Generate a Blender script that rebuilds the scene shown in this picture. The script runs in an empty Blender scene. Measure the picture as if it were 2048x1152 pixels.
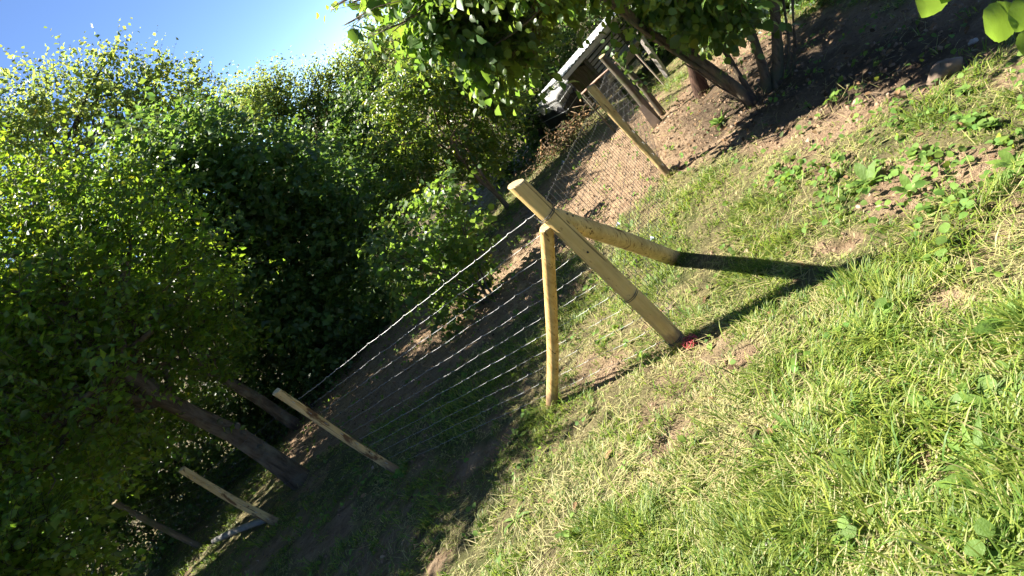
import bpy, math, random
import numpy as np
from mathutils import Matrix, Vector

rng = np.random.default_rng(7)
random.seed(7)
scene = bpy.context.scene
COL = scene.collection

# ------------------------------------------------------------------ camera, world, sun, exposure
F_PX, CX, CY = 1280.0, 1024.0, 576.0
NADIR = np.array([3344.5, 2614.1])
CAM = np.array([0.0, 0.0, 1.90])
dn = np.array([NADIR[0]-CX, NADIR[1]-CY, F_PX]); dn /= np.linalg.norm(dn)
upc = -dn
fw = np.array([0, 0, 1.0]); Yc = fw-(fw@upc)*upc; Yc /= np.linalg.norm(Yc)
Xc = np.cross(Yc, upc)
R = np.stack([Xc, Yc, upc])                     # world = R @ camera(x right, y down, z forward)

cam_d = bpy.data.cameras.new("camera"); cam = bpy.data.objects.new("camera", cam_d); COL.objects.link(cam)
cam_d.sensor_width = 36.0; cam_d.lens = F_PX/2048*36.0; cam_d.clip_start = 0.05; cam_d.clip_end = 3000
M = np.eye(4); M[:3, 0] = R@[1, 0, 0]; M[:3, 1] = R@[0, -1, 0]; M[:3, 2] = R@[0, 0, -1]; M[:3, 3] = CAM
cam.matrix_world = Matrix(M.tolist())
scene.camera = cam

SUN_AZ, SUN_EL = math.radians(-49.5), math.radians(51)      # azimuth clockwise from +Y
sdir = Vector((math.sin(SUN_AZ)*math.cos(SUN_EL), math.cos(SUN_AZ)*math.cos(SUN_EL), math.sin(SUN_EL)))
world = bpy.data.worlds.new("World"); scene.world = world; world.use_nodes = True
wn = world.node_tree; wn.nodes.clear()
sky = wn.nodes.new("ShaderNodeTexSky"); sky.sky_type = 'NISHITA'; sky.sun_disc = False
sky.sun_elevation = SUN_EL; sky.sun_rotation = SUN_AZ; sky.altitude = 2000; sky.air_density = 0.46; sky.dust_density = 0.0; sky.ozone_density = 4.0
bg = wn.nodes.new("ShaderNodeBackground"); bg.inputs[1].default_value = 0.072
wo = wn.nodes.new("ShaderNodeOutputWorld")
wn.links.new(sky.outputs[0], bg.inputs[0]); wn.links.new(bg.outputs[0], wo.inputs[0])
sl = bpy.data.lights.new("sun", 'SUN'); sl.energy = 5.0; sl.angle = math.radians(0.5); sl.color = (1.0, 0.94, 0.84)
so = bpy.data.objects.new("sun", sl); COL.objects.link(so); so.location = (-20, 20, 40)
so.rotation_euler = sdir.to_track_quat('Z', 'Y').to_euler()
scene.view_settings.view_transform = 'Standard'; scene.view_settings.look = 'None'
scene.view_settings.exposure = 2.05; scene.view_settings.gamma = 1.0
scene.cycles.max_bounces = 7; scene.cycles.diffuse_bounces = 4; scene.cycles.transmission_bounces = 4; scene.cycles.adaptive_threshold = 0.03
scene.cycles.caustics_reflective = False; scene.cycles.caustics_refractive = False

# ------------------------------------------------------------------ numeric helpers
def vnoise(x, y, seed=0):
    x = np.asarray(x, float); y = np.asarray(y, float)
    xi = np.floor(x).astype(np.int64); yi = np.floor(y).astype(np.int64)
    xf = x-xi; yf = y-yi
    xf = xf*xf*(3-2*xf); yf = yf*yf*(3-2*yf)
    def h(a, b):
        n = (a*374761393+b*668265263+seed*1442695041) & 0xffffffff
        n = ((n ^ (n >> 13))*1274126177) & 0xffffffff
        return ((n ^ (n >> 16)) & 0xffff)/65535.0
    return (h(xi, yi)*(1-xf)+h(xi+1, yi)*xf)*(1-yf)+(h(xi, yi+1)*(1-xf)+h(xi+1, yi+1)*xf)*yf
def fbm(x, y, s=1.0, o=3, seed=0):
    t = 0; a = 1; n = 0
    x = np.asarray(x, float)/s; y = np.asarray(y, float)/s
    for i in range(o):
        t = t+a*vnoise(x, y, seed+i*17); n += a; a *= 0.5; x = x*2.03+5.2; y = y*2.03+1.3
    return t/n
_k = rng.normal(size=(14, 3)); _ph = rng.uniform(0, 6.28, 14)
def noise3(p, s):
    q = p/s
    return np.sin(q@_k.T*1.6+_ph).sum(1)/math.sqrt(14)
def unit(v):
    return v/np.maximum(np.linalg.norm(v, axis=-1, keepdims=True), 1e-9)
def sstep(a, b, x):
    t = np.clip((x-a)/(b-a), 0, 1); return t*t*(3-2*t)

# ------------------------------------------------------------------ terrain
def soft(v, lim, span):
    a = np.abs(v); return np.sign(v)*np.where(a < lim, a, lim+span*np.tanh((a-lim)/span))
def Gbase(x, y):
    x = np.asarray(x, float); y = np.asarray(y, float)
    z = -0.101*soft(x, 12, 15)-0.143*soft(y, 17, 14)
    z = z+0.16*np.exp(-(x*x+y*y)/3.0)
    return z
def G(x, y):
    z = Gbase(x, y)
    z = z+0.10*(fbm(x, y, 2.2, 2, 3)-0.5)+0.05*(fbm(x, y, 0.45, 2, 9)-0.5)
    return z
def ray(px, py):
    return R@np.array([px-CX, py-CY, F_PX])
def at(px, py, D):
    r = ray(px, py); return CAM+r*(D/math.hypot(r[0], r[1]))
def gp(px, py):
    r = ray(px, py); lo, hi = 0.0, 60.0/np.linalg.norm(r)
    k = 0.2/np.linalg.norm(r); st = 0.05/np.linalg.norm(r)
    while k < hi:
        p = CAM+r*k
        if p[2] < G(p[0], p[1]): break
        k += st
    p = CAM+r*(k-st/2)
    return np.array([p[0], p[1], float(G(p[0], p[1]))])
def ztop(base, px, py):
    r = ray(px, py); return CAM[2]+r[2]*math.hypot(base[0], base[1])/math.hypot(r[0], r[1])
def gpoly(pts):
    return np.array([gp(*p)[:2] for p in pts])
def inpoly(poly, x, y):
    c = np.zeros(np.shape(x), bool); n = len(poly)
    for i in range(n):
        x0, y0 = poly[i]; x1, y1 = poly[i-1]
        m = ((y0 > y) != (y1 > y)) & (x < (x1-x0)*(y-y0)/(y1-y0+1e-12)+x0)
        c ^= m
    return c
def pdist(poly, x, y):                                        # signed distance, positive inside
    d = np.full(np.shape(x), 1e9); n = len(poly)
    for i in range(n):
        a = poly[i-1]; b = poly[i]; ab = b-a
        t = np.clip(((x-a[0])*ab[0]+(y-a[1])*ab[1])/(ab@ab+1e-12), 0, 1)
        d = np.minimum(d, np.hypot(x-a[0]-t*ab[0], y-a[1]-t*ab[1]))
    return np.where(inpoly(poly, x, y), d, -d)

# ------------------------------------------------------------------ mesh helpers
def tag(o, label=None, cat=None, group=None, kind=None):
    if label: o["label"] = label
    if cat: o["category"] = cat
    if group: o["group"] = group
    if kind: o["kind"] = kind
    return o
def link(name, data, parent=None, loc=None):
    o = bpy.data.objects.new(name, data); COL.objects.link(o)
    if parent is not None: o.parent = parent
    if loc is not None: o.location = tuple(float(v) for v in loc)
    return o
def empty(name, loc, rz=0.0):
    o = link(name, None, None, loc); o.rotation_euler = (0, 0, rz); o.empty_display_size = 0.1; return o
def np_mesh(name, V, Fc, mat, col=None, smooth=False):
    """V (n,3), Fc (m,k) same-size faces"""
    me = bpy.data.meshes.new(name)
    V = np.ascontiguousarray(V, np.float32); Fc = np.ascontiguousarray(Fc, np.int32)
    m, k = Fc.shape
    me.vertices.add(len(V)); me.vertices.foreach_set("co", V.ravel())
    me.loops.add(m*k); me.loops.foreach_set("vertex_index", Fc.ravel())
    me.polygons.add(m); me.polygons.foreach_set("loop_start", np.arange(0, m*k, k, dtype=np.int32))
    if smooth: me.polygons.foreach_set("use_smooth", np.ones(m, bool))
    if col is not None:
        a = me.attributes.new("col", 'FLOAT_COLOR', 'POINT')
        c4 = np.ones((len(V), 4), np.float32); c4[:, :3] = col
        a.data.foreach_set("color", c4.ravel())
    me.update(calc_edges=True)
    me.materials.append(mat)
    return me
class MB:
    def __init__(s): s.v = []; s.f = []; s.n = 0
    def add(s, V, F):
        s.v += [tuple(map(float, p)) for p in V]; s.f += [tuple(i+s.n for i in f) for f in F]; s.n += len(V); return s
    def box(s, c, size, rot=None):
        c = np.array(c, float); h = np.array(size, float)/2
        P = np.array([[x, y, z] for x in (-1, 1) for y in (-1, 1) for z in (-1, 1)])*h
        if rot is not None: P = P@np.array(rot).T
        return s.add(P+c, [(0, 1, 3, 2), (4, 6, 7, 5), (0, 4, 5, 1), (2, 3, 7, 6), (0, 2, 6, 4), (1, 5, 7, 3)])
    def tube(s, pts, rad, n=8, cap=True, jitter=0.0, flat=None):
        pts = np.array(pts, float); m = len(pts); rad = np.broadcast_to(np.array(rad, float), (m,))
        T = np.gradient(pts, axis=0); T = unit(T)
        ref = np.array([0.31, 0.87, 0.12]) if abs(T[0][1]) < 0.9 else np.array([1.0, 0, 0.1])
        V = []
        A = unit(np.cross(T[0], ref))
        for i in range(m):
            A = unit(A-T[i]*(A@T[i])); B = np.cross(T[i], A)
            for k in range(n):
                a = 2*math.pi*k/n; r = rad[i]*(1+jitter*random.uniform(-1, 1))
                V.append(pts[i]+r*(math.cos(a)*A+math.sin(a)*B))
        F = [(i*n+k, i*n+(k+1) % n, (i+1)*n+(k+1) % n, (i+1)*n+k) for i in range(m-1) for k in range(n)]
        if cap: F += [tuple(range(n))[::-1], tuple((m-1)*n+k for k in range(n))]
        return s.add(V, F)
    def mesh(s, name, mat, smooth=True):
        me = bpy.data.meshes.new(name); me.from_pydata(s.v, [], s.f); me.materials.append(mat)
        if smooth:
            me.polygons.foreach_set("use_smooth", [len(p.vertices) <= 4 for p in me.polygons])
        me.update(); return me
    def build(s, name, mat, parent=None, loc=None, smooth=True):
        return link(name, s.mesh(name, mat, smooth), parent, loc)

# ------------------------------------------------------------------ materials
def newmat(name):
    m = bpy.data.materials.new(name); m.use_nodes = True; nt = m.node_tree; nt.nodes.clear()
    return m, nt, nt.nodes.new("ShaderNodeOutputMaterial")
def N(nt, t, **kw):
    n = nt.nodes.new(t)
    for k, v in kw.items():
        if k.startswith("i_"): n.inputs[k[2:].replace("_", " ")].default_value = v
        else: setattr(n, k, v)
    return n
def ramp(nt, fac, stops):
    r = nt.nodes.new("ShaderNodeValToRGB"); e = r.color_ramp.elements
    while len(e) > 1: e.remove(e[-1])
    e[0].position, e[0].color = stops[0][0], (*stops[0][1], 1)
    for p, c in stops[1:]:
        x = e.new(p); x.color = (*c, 1)
    nt.links.new(fac, r.inputs[0]); return r.outputs[0]
def noise(nt, vec, scale, detail=4, rough=0.55, dist=0.0):
    n = nt.nodes.new("ShaderNodeTexNoise"); n.inputs["Scale"].default_value = scale; n.inputs["Detail"].default_value = detail
    n.inputs["Roughness"].default_value = rough; n.inputs["Distortion"].default_value = dist
    if vec is not None: nt.links.new(vec, n.inputs["Vector"])
    return n.outputs["Fac"]
def mapping(nt, scale, src="Object"):
    tc = nt.nodes.new("ShaderNodeTexCoord"); mp = nt.nodes.new("ShaderNodeMapping"); mp.inputs["Scale"].default_value = scale
    nt.links.new(tc.outputs[src], mp.inputs[0]); return mp.outputs[0]
def mixc(nt, fac, a, b, mode='MIX'):
    m = nt.nodes.new("ShaderNodeMix"); m.data_type = 'RGBA'; m.blend_type = mode
    if isinstance(fac, (int, float)): m.inputs[0].default_value = fac
    else: nt.links.new(fac, m.inputs[0])
    for s, v in ((6, a), (7, b)):
        if isinstance(v, tuple): m.inputs[s].default_value = (*v, 1)
        else: nt.links.new(v, m.inputs[s])
    return m.outputs[2]
def bump(nt, h, strength=0.4, dist=0.01):
    b = nt.nodes.new("ShaderNodeBump"); b.inputs["Strength"].default_value = strength; b.inputs["Distance"].default_value = dist
    nt.links.new(h, b.inputs["Height"]); return b.outputs[0]
def pbsdf(nt, out, color, rough=0.8, spec=0.3, metal=0.0, normal=None):
    p = nt.nodes.new("ShaderNodeBsdfPrincipled")
    if isinstance(color, tuple): p.inputs["Base Color"].default_value = (*color, 1)
    else: nt.links.new(color, p.inputs["Base Color"])
    p.inputs["Roughness"].default_value = rough; p.inputs["Specular IOR Level"].default_value = spec; p.inputs["Metallic"].default_value = metal
    if normal is not None: nt.links.new(normal, p.inputs["Normal"])
    if out is not None: nt.links.new(p.outputs[0], out.inputs[0])
    return p

def mat_leaf(name, base, trans, tmix=0.4, rough=0.42, spec=0.45):
    """leaf blade: glossy upper skin plus light passing through; colour attribute varies it leaf by leaf"""
    m, nt, out = newmat(name)
    at_ = N(nt, "ShaderNodeAttribute", attribute_name="col")
    oi = N(nt, "ShaderNodeObjectInfo")
    v = nt.nodes.new("ShaderNodeMapRange"); v.inputs[3].default_value = 0.75; v.inputs[4].default_value = 1.2
    nt.links.new(oi.outputs["Random"], v.inputs[0])
    c0 = mixc(nt, 1.0, base, at_.outputs["Color"], 'MULTIPLY'); t0 = mixc(nt, 1.0, trans, at_.outputs["Color"], 'MULTIPLY')
    p = pbsdf(nt, None, c0, rough, spec)
    t = nt.nodes.new("ShaderNodeBsdfTranslucent"); nt.links.new(t0, t.inputs[0])
    mx = nt.nodes.new("ShaderNodeMixShader"); mx.inputs[0].default_value = tmix
    nt.links.new(p.outputs[0], mx.inputs[1]); nt.links.new(t.outputs[0], mx.inputs[2]); nt.links.new(mx.outputs[0], out.inputs[0])
    return m
def mat_leaf_single(name, base, trans, tmix=0.42, rough=0.55):
    """for leaves that are objects: varied by the object's own random number, veins by local coordinates"""
    m, nt, out = newmat(name)
    oi = N(nt, "ShaderNodeObjectInfo")
    c = ramp(nt, oi.outputs["Random"], [(0.0, tuple(b*0.7 for b in base)), (0.5, base), (1.0, (base[0]*1.2, base[1]*1.15, base[2]))])
    t_ = ramp(nt, oi.outputs["Random"], [(0.0, tuple(b*0.8 for b in trans)), (0.5, trans), (1.0, (trans[0]*1.1, trans[1]*1.1, trans[2]))])
    p = pbsdf(nt, None, c, rough, 0.3, 0, bump(nt, noise(nt, mapping(nt, (1, 1, 1)), 9, 3), 0.2, 0.05))
    t = nt.nodes.new("ShaderNodeBsdfTranslucent"); nt.links.new(t_, t.inputs[0])
    mx = nt.nodes.new("ShaderNodeMixShader"); mx.inputs[0].default_value = tmix
    nt.links.new(p.outputs[0], mx.inputs[1]); nt.links.new(t.outputs[0], mx.inputs[2]); nt.links.new(mx.outputs[0], out.inputs[0])
    return m
def mat_bark(name, c0, c1, c2=None, scale=(9, 9, 2.2), src="Object"):
    m, nt, out = newmat(name)
    v = mapping(nt, scale, src)
    n1 = noise(nt, v, 2.0, 6, 0.65, 0.6); n2 = noise(nt, mapping(nt, (3, 3, 3), src), 1.5, 3)
    c = ramp(nt, n1, [(0.35, c0), (0.65, c1)])
    if c2: c = mixc(nt, ramp(nt, n2, [(0.5, (0, 0, 0)), (0.68, (1, 1, 1))]), c, c2)
    pbsdf(nt, out, c, 0.9, 0.15, 0, bump(nt, n1, 0.8, 0.02)); return m
def mat_wood(name, light, dark, bark, barkcut=0.62, scale=(22, 22, 1.6)):
    """peeled round wood: lengthwise grain, brown bast left in patches, dark knots"""
    m, nt, out = newmat(name)
    oi = N(nt, "ShaderNodeObjectInfo")
    tc = nt.nodes.new("ShaderNodeTexCoord")
    off = nt.nodes.new("ShaderNodeVectorMath"); off.operation = 'ADD'
    cm = nt.nodes.new("ShaderNodeCombineXYZ"); mu = nt.nodes.new("ShaderNodeMath"); mu.operation = 'MULTIPLY'; mu.inputs[1].default_value = 37.0
    nt.links.new(oi.outputs["Random"], mu.inputs[0])
    for i in range(3): nt.links.new(mu.outputs[0], cm.inputs[i])
    nt.links.new(tc.outputs["Object"], off.inputs[0]); nt.links.new(cm.outputs[0], off.inputs[1])
    def mp(s):
        q = nt.nodes.new("ShaderNodeMapping"); q.inputs["Scale"].default_value = s; nt.links.new(off.outputs[0], q.inputs[0]); return q.outputs[0]
    g = noise(nt, mp(scale), 2.0, 6, 0.6, 0.4)
    b = noise(nt, mp((9, 9, 2.4)), 1.6, 4, 0.6, 0.8)
    k = N(nt, "ShaderNodeTexVoronoi"); k.inputs["Scale"].default_value = 1.0; nt.links.new(mp((10, 10, 6)), k.inputs["Vector"])
    c = ramp(nt, g, [(0.3, dark), (0.62, light)])
    stain = noise(nt, mp((3.5, 3.5, 1.8)), 1.5, 3)
    c = mixc(nt, ramp(nt, stain, [(0.42, (0, 0, 0)), (0.75, (0.6, 0.6, 0.6))]), c, tuple(0.55*d for d in dark))
    c = mixc(nt, ramp(nt, b, [(barkcut, (0, 0, 0)), (barkcut+0.07, (1, 1, 1))]), c, bark)
    c = mixc(nt, ramp(nt, k.outputs["Distance"], [(0.07, (1, 1, 1)), (0.13, (0, 0, 0))]), c, tuple(0.6*q for q in bark))
    cr = noise(nt, mp((46, 46, 0.9)), 1.3, 3, 0.5, 0.25)                       # drying cracks along the grain
    crm = ramp(nt, cr, [(0.335, (1, 1, 1)), (0.36, (0, 0, 0))])
    c = mixc(nt, crm, c, tuple(0.35*d for d in dark))
    fl = noise(nt, mp((60, 60, 22)), 1.0, 2, 0.5)
    c = mixc(nt, ramp(nt, fl, [(0.66, (0, 0, 0)), (0.72, (0.7, 0.7, 0.7))]), c, tuple(1.3*q for q in bark))
    sp = nt.nodes.new("ShaderNodeSeparateXYZ"); nt.links.new(tc.outputs["Object"], sp.inputs[0])
    ad = nt.nodes.new("ShaderNodeMath"); ad.operation = 'MULTIPLY_ADD'; ad.inputs[1].default_value = -0.22
    nt.links.new(noise(nt, mp((25, 25, 12)), 1.0, 3), ad.inputs[0]); nt.links.new(sp.outputs["Z"], ad.inputs[2])   # soil splashed up the foot
    c = mixc(nt, ramp(nt, ad.outputs[0], [(0.0, (0.75, 0.75, 0.75)), (0.06, (0, 0, 0))]), c, (0.20, 0.13, 0.08))
    pbsdf(nt, out, c, 0.72, 0.25, 0, bump(nt, g, 0.5, 0.008)); return m
def mat_plain(name, c0, c1, scale=8, rough=0.7, metal=0.0, spec=0.4, bmp=0.2):
    m, nt, out = newmat(name)
    n = noise(nt, mapping(nt, (1, 1, 1)), scale, 5, 0.6)
    pbsdf(nt, out, ramp(nt, n, [(0.3, c0), (0.7, c1)]), rough, spec, metal, bump(nt, n, bmp, 0.01)); return m
def mat_ground():
    m, nt, out = newmat("ground")
    a = N(nt, "ShaderNodeAttribute", attribute_name="col")          # R soil, G dark brown tint
    sx = nt.nodes.new("ShaderNodeSeparateColor"); nt.links.new(a.outputs["Color"], sx.inputs[0])
    v = mapping(nt, (1, 1, 1))
    n1 = noise(nt, v, 7, 8, 0.68); n2 = noise(nt, v, 55, 6, 0.7); n3 = noise(nt, v, 1.3, 3)
    soil = ramp(nt, n1, [(0.25, (0.18, 0.11, 0.07)), (0.5, (0.36, 0.25, 0.155)), (0.75, (0.48, 0.355, 0.235))])
    soil = mixc(nt, ramp(nt, n2, [(0.35, (0.35, 0.35, 0.35)), (0.5, (0, 0, 0))]), soil, (0.09, 0.055, 0.035))
    turf = ramp(nt, n1, [(0.3, (0.10, 0.085, 0.045)), (0.55, (0.23, 0.195, 0.095)), (0.8, (0.34, 0.28, 0.16))])
    turf = mixc(nt, ramp(nt, n3, [(0.45, (0, 0, 0)), (0.6, (0.6, 0.6, 0.6))]), turf, (0.06, 0.09, 0.02))
    c = mixc(nt, sx.outputs[0], turf, soil)
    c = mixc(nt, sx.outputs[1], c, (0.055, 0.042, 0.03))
    h = nt.nodes.new("ShaderNodeMath"); h.operation = 'ADD'; nt.links.new(n1, h.inputs[0]); nt.links.new(n2, h.inputs[1])
    pbsdf(nt, out, c, 0.95, 0.1, 0, bump(nt, h.outputs[0], 1.0, 0.05)); return m

WOOD = mat_wood("peeled_wood", (0.66, 0.50, 0.24), (0.46, 0.31, 0.12), (0.15, 0.08, 0.035), 0.60)
WOOD_STAKE = mat_wood("flecked_stake_wood", (0.66, 0.50, 0.24), (0.46, 0.31, 0.12), (0.15, 0.08, 0.035), 0.53)
WOOD_CLEAN = mat_wood("clean_wood", (0.66, 0.47, 0.185), (0.53, 0.36, 0.13), (0.20, 0.12, 0.05), 0.74)
WOOD_GOLD = mat_wood("fresh_split_wood", (0.62, 0.42, 0.16), (0.42, 0.25, 0.075), (0.22, 0.11, 0.04), 0.70)
WOOD_END = mat_plain("cut_end_grain", (0.42, 0.30, 0.14), (0.60, 0.46, 0.24), 60)
WOOD_OLD = mat_bark("weathered_wood", (0.07, 0.06, 0.045), (0.17, 0.145, 0.11), (0.07, 0.09, 0.035), (14, 14, 2))
WOOD_GREY = mat_bark("grey_plank", (0.30, 0.265, 0.23), (0.52, 0.47, 0.42), None, (3, 30, 30))
WOOD_PALE = mat_plain("pale_board", (0.48, 0.40, 0.31), (0.66, 0.57, 0.46), 14)
BARK_APPLE = mat_bark("apple_bark", (0.06, 0.045, 0.03), (0.17, 0.13, 0.09), (0.19, 0.17, 0.12))
BARK_HAZEL = mat_bark("hazel_bark", (0.07, 0.055, 0.04), (0.21, 0.165, 0.11), (0.12, 0.13, 0.07), (12, 12, 3))
BARK_RED = mat_bark("flaky_red_bark", (0.022, 0.014, 0.01), (0.11, 0.065, 0.045), None, (14, 14, 2.5))
BARK_DARK = mat_bark("dark_bark", (0.03, 0.025, 0.02), (0.09, 0.075, 0.06))
BARK_TAN = mat_bark("tan_bark", (0.13, 0.09, 0.055), (0.30, 0.22, 0.14), None, (14, 14, 3))
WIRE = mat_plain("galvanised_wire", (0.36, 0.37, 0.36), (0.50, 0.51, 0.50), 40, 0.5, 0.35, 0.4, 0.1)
WIRE_DARK = mat_plain("dark_wire", (0.05, 0.048, 0.044), (0.10, 0.097, 0.09), 40, 0.6, 0.2)  # dark wire; on the netting its tone also stands in for shade
ROOF = mat_plain("pale_metal_sheet", (0.36, 0.37, 0.38), (0.52, 0.53, 0.54), 6, 0.45, 0.1)
BLACKPL = mat_plain("black_plastic", (0.012, 0.012, 0.014), (0.035, 0.035, 0.04), 9, 0.4, 0, 0.5, 0.8)
WHITEPL = mat_plain("dirty_white_plastic", (0.26, 0.255, 0.24), (0.42, 0.41, 0.39), 7, 0.45)
BLUEPL = mat_plain("pale_blue_plastic", (0.35, 0.42, 0.55), (0.62, 0.68, 0.78), 30, 0.4)
PIPE = mat_plain("grey_pipe", (0.17, 0.165, 0.15), (0.26, 0.255, 0.23), 12, 0.85, 0, 0.2)
REDTW = mat_plain("red_twine", (0.30, 0.035, 0.04), (0.46, 0.09, 0.09), 50, 0.7)
STONE = mat_plain("stone", (0.26, 0.24, 0.21), (0.46, 0.42, 0.36), 12, 0.85, 0, 0.3, 0.6)
STONE_BR = mat_plain("brown_stone", (0.13, 0.095, 0.07), (0.24, 0.18, 0.13), 10, 0.9, 0, 0.2, 0.8)
SOILM = mat_plain("soil_clod", (0.15, 0.095, 0.06), (0.33, 0.23, 0.145), 25, 0.95, 0, 0.1, 0.7)
RUST = mat_plain("rusty_rail", (0.22, 0.13, 0.09), (0.42, 0.29, 0.22), 20, 0.7)
GROUND = mat_ground()
L_APPLE = mat_leaf("apple_leaf", (0.08, 0.145, 0.02), (0.32, 0.48, 0.03), 0.48)
L_DARK = mat_leaf("dark_leaf", (0.065, 0.118, 0.035), (0.22, 0.36, 0.05), 0.42)
L_PLANE = mat_leaf("plane_leaf", (0.095, 0.14, 0.04), (0.42, 0.52, 0.10), 0.52, 0.5)
L_PEAR = mat_leaf("pear_leaf", (0.075, 0.135, 0.028), (0.32, 0.44, 0.045), 0.42, 0.33, 0.55)
L_HAZEL = mat_leaf("hazel_leaf", (0.075, 0.135, 0.036), (0.27, 0.43, 0.05), 0.45)
L_HAZEL1 = mat_leaf_single("hazel_leaf_near", (0.08, 0.14, 0.034), (0.29, 0.45, 0.05), 0.48)
L_WEED1 = mat_leaf_single("weed_leaf", (0.13, 0.22, 0.04), (0.25, 0.40, 0.05), 0.35)
L_HEDGE = mat_leaf("hedge_leaf", (0.055, 0.10, 0.022), (0.18, 0.30, 0.04), 0.4, 0.38)
L_COVER = mat_leaf("ground_cover_leaf", (0.12, 0.21, 0.04), (0.26, 0.40, 0.05), 0.35, 0.65, 0.2)
L_LITTER = mat_leaf("litter_leaf", (1, 1, 1), (1, 1, 1), 0.15, 0.8, 0.2)
L_GRASS = mat_leaf("grass_blade", (1, 1, 1), (1.3, 1.4, 0.9), 0.45, 0.5, 0.35)

# ------------------------------------------------------------------ leaf scatter
LEAF2 = (np.array([[0, 0, 0], [0.45, 0.5, 0.12], [1, 0, -0.06], [0.45, -0.5, 0.12]]), np.array([[0, 2, 1], [0, 3, 2]]))
LEAF6 = (np.array([[0, 0, 0], [0.22, 0.42, 0.10], [0.62, 0.46, 0.08], [1, 0, -0.16], [0.62, -0.46, 0.08], [0.22, -0.42, 0.10], [0.45, 0, 0.0]]),
         np.array([[0, 6, 1], [1, 6, 2], [2, 6, 3], [3, 6, 4], [4, 6, 5], [5, 6, 0]]))
def toothed(w=0.43):                                          # broad hazel-like leaf with teeth, cupped
    up = []
    prof = [(0.0, 0.0), (0.03, .22), (.15, .37), (.165, .35), (.30, .47), (.315, .45), (.47, .50), (.485, .475), (.64, .45), (.655, .42), (.78, .33), (.795, .30), (.90, .17), (1.0, 0)]
    V = []; 
    for u, v in prof: V.append((u, v*w/.43*.88, 0.16*v-0.10*u*u))
    n = len(prof)
    for u, v in prof[1:-1][::-1]: V.append((u, -v*w/.43*.88, 0.16*v-0.10*u*u))
    mids = [(.25, 0, -.006), (.5, 0, -.025), (.75, 0, -.056)]
    m0 = len(V); V += mids
    F = []
    ring = list(range(len(V)-3))
    L = len(ring)
    def nearest(i):
        u = V[i][0]; return m0+int(np.argmin([abs(u-q[0]) for q in mids]))
    for i in range(L):
        a, b = ring[i], ring[(i+1) % L]; ma, mb = nearest(a), nearest(b)
        F.append((a, b, ma))
        if ma != mb: F.append((b, mb, ma))
    return np.array(V), F
TOOTH_V, TOOTH_F = toothed()
def strap(w=0.16, n=6, bend=0.35, wav=0.03):                   # dock-like long leaf
    V = []; F = []
    for i in range(n+1):
        u = i/n; ww = w*math.sin(math.pi*min(1, u*0.93+0.07))**0.7; z = -bend*u*u
        V += [(u, ww, z+wav*math.sin(i*2.1)), (u, 0, z-0.02), (u, -ww, z+wav*math.cos(i*1.7))]
    for i in range(n):
        a = 3*i; F += [(a, a+1, a+4, a+3), (a+1, a+2, a+5, a+4)]
    return np.array(V), F
def leaf_mesh(name, pos, d, nrm, size, width, col, mat, shape=LEAF2):
    T, Fc = shape; n = len(pos)
    d = unit(d); s = unit(np.cross(nrm, d)); nn = np.cross(d, s)
    L = size[:, None, None]
    V = pos[:, None, :]+L*(T[None, :, 0:1]*d[:, None, :]+T[None, :, 1:2]*width*s[:, None, :]+T[None, :, 2:3]*nn[:, None, :])
    k = len(T)
    F = (Fc[None]+(np.arange(n)*k)[:, None, None]).reshape(-1, 3)
    C = np.repeat(col, k, axis=0)
    return np_mesh(name, V.reshape(-1, 3), F, mat, C)
def leafcol(n, hue=0.12, val=0.25, yellow=0.04):
    v = 1+val*rng.uniform(-1, 1, (n, 1)); c = np.ones((n, 3))*v
    c[:, 0] *= 1+hue*rng.uniform(-1, 1.2, n); c[:, 2] *= 1+hue*rng.uniform(-1, 1, n)
    y = rng.random(n) < yellow; c[y] *= np.array([1.7, 1.25, 0.8])
    return c
TWIGS = [None]
def twig_part(root, b, r, mat):
    """the thin shoots that carry the leaves: three-sided tapering stems"""
    A, M_, E = (q-b for q in TWIGS[0]); n = len(A); u = unit(E-A); s1 = unit(np.cross(u, [0.3, 0.5, 0.8])); s2 = np.cross(u, s1)
    V = np.stack([A+s1*r, A-s1*r*.5+s2*r*.87, A-s1*r*.5-s2*r*.87, M_+s1*r*.7, M_-s1*r*.35+s2*r*.6, M_-s1*r*.35-s2*r*.6, E], 1)
    Fb = np.array([[0, 1, 4], [0, 4, 3], [1, 2, 5], [1, 5, 4], [2, 0, 3], [2, 3, 5], [3, 4, 6], [4, 5, 6], [5, 3, 6]])
    o = link("twigs", np_mesh("twigs", V.reshape(-1, 3), (Fb[None]+(np.arange(n)*7)[:, None, None]).reshape(-1, 3), mat), root); tag(o, kind="stuff")
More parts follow.
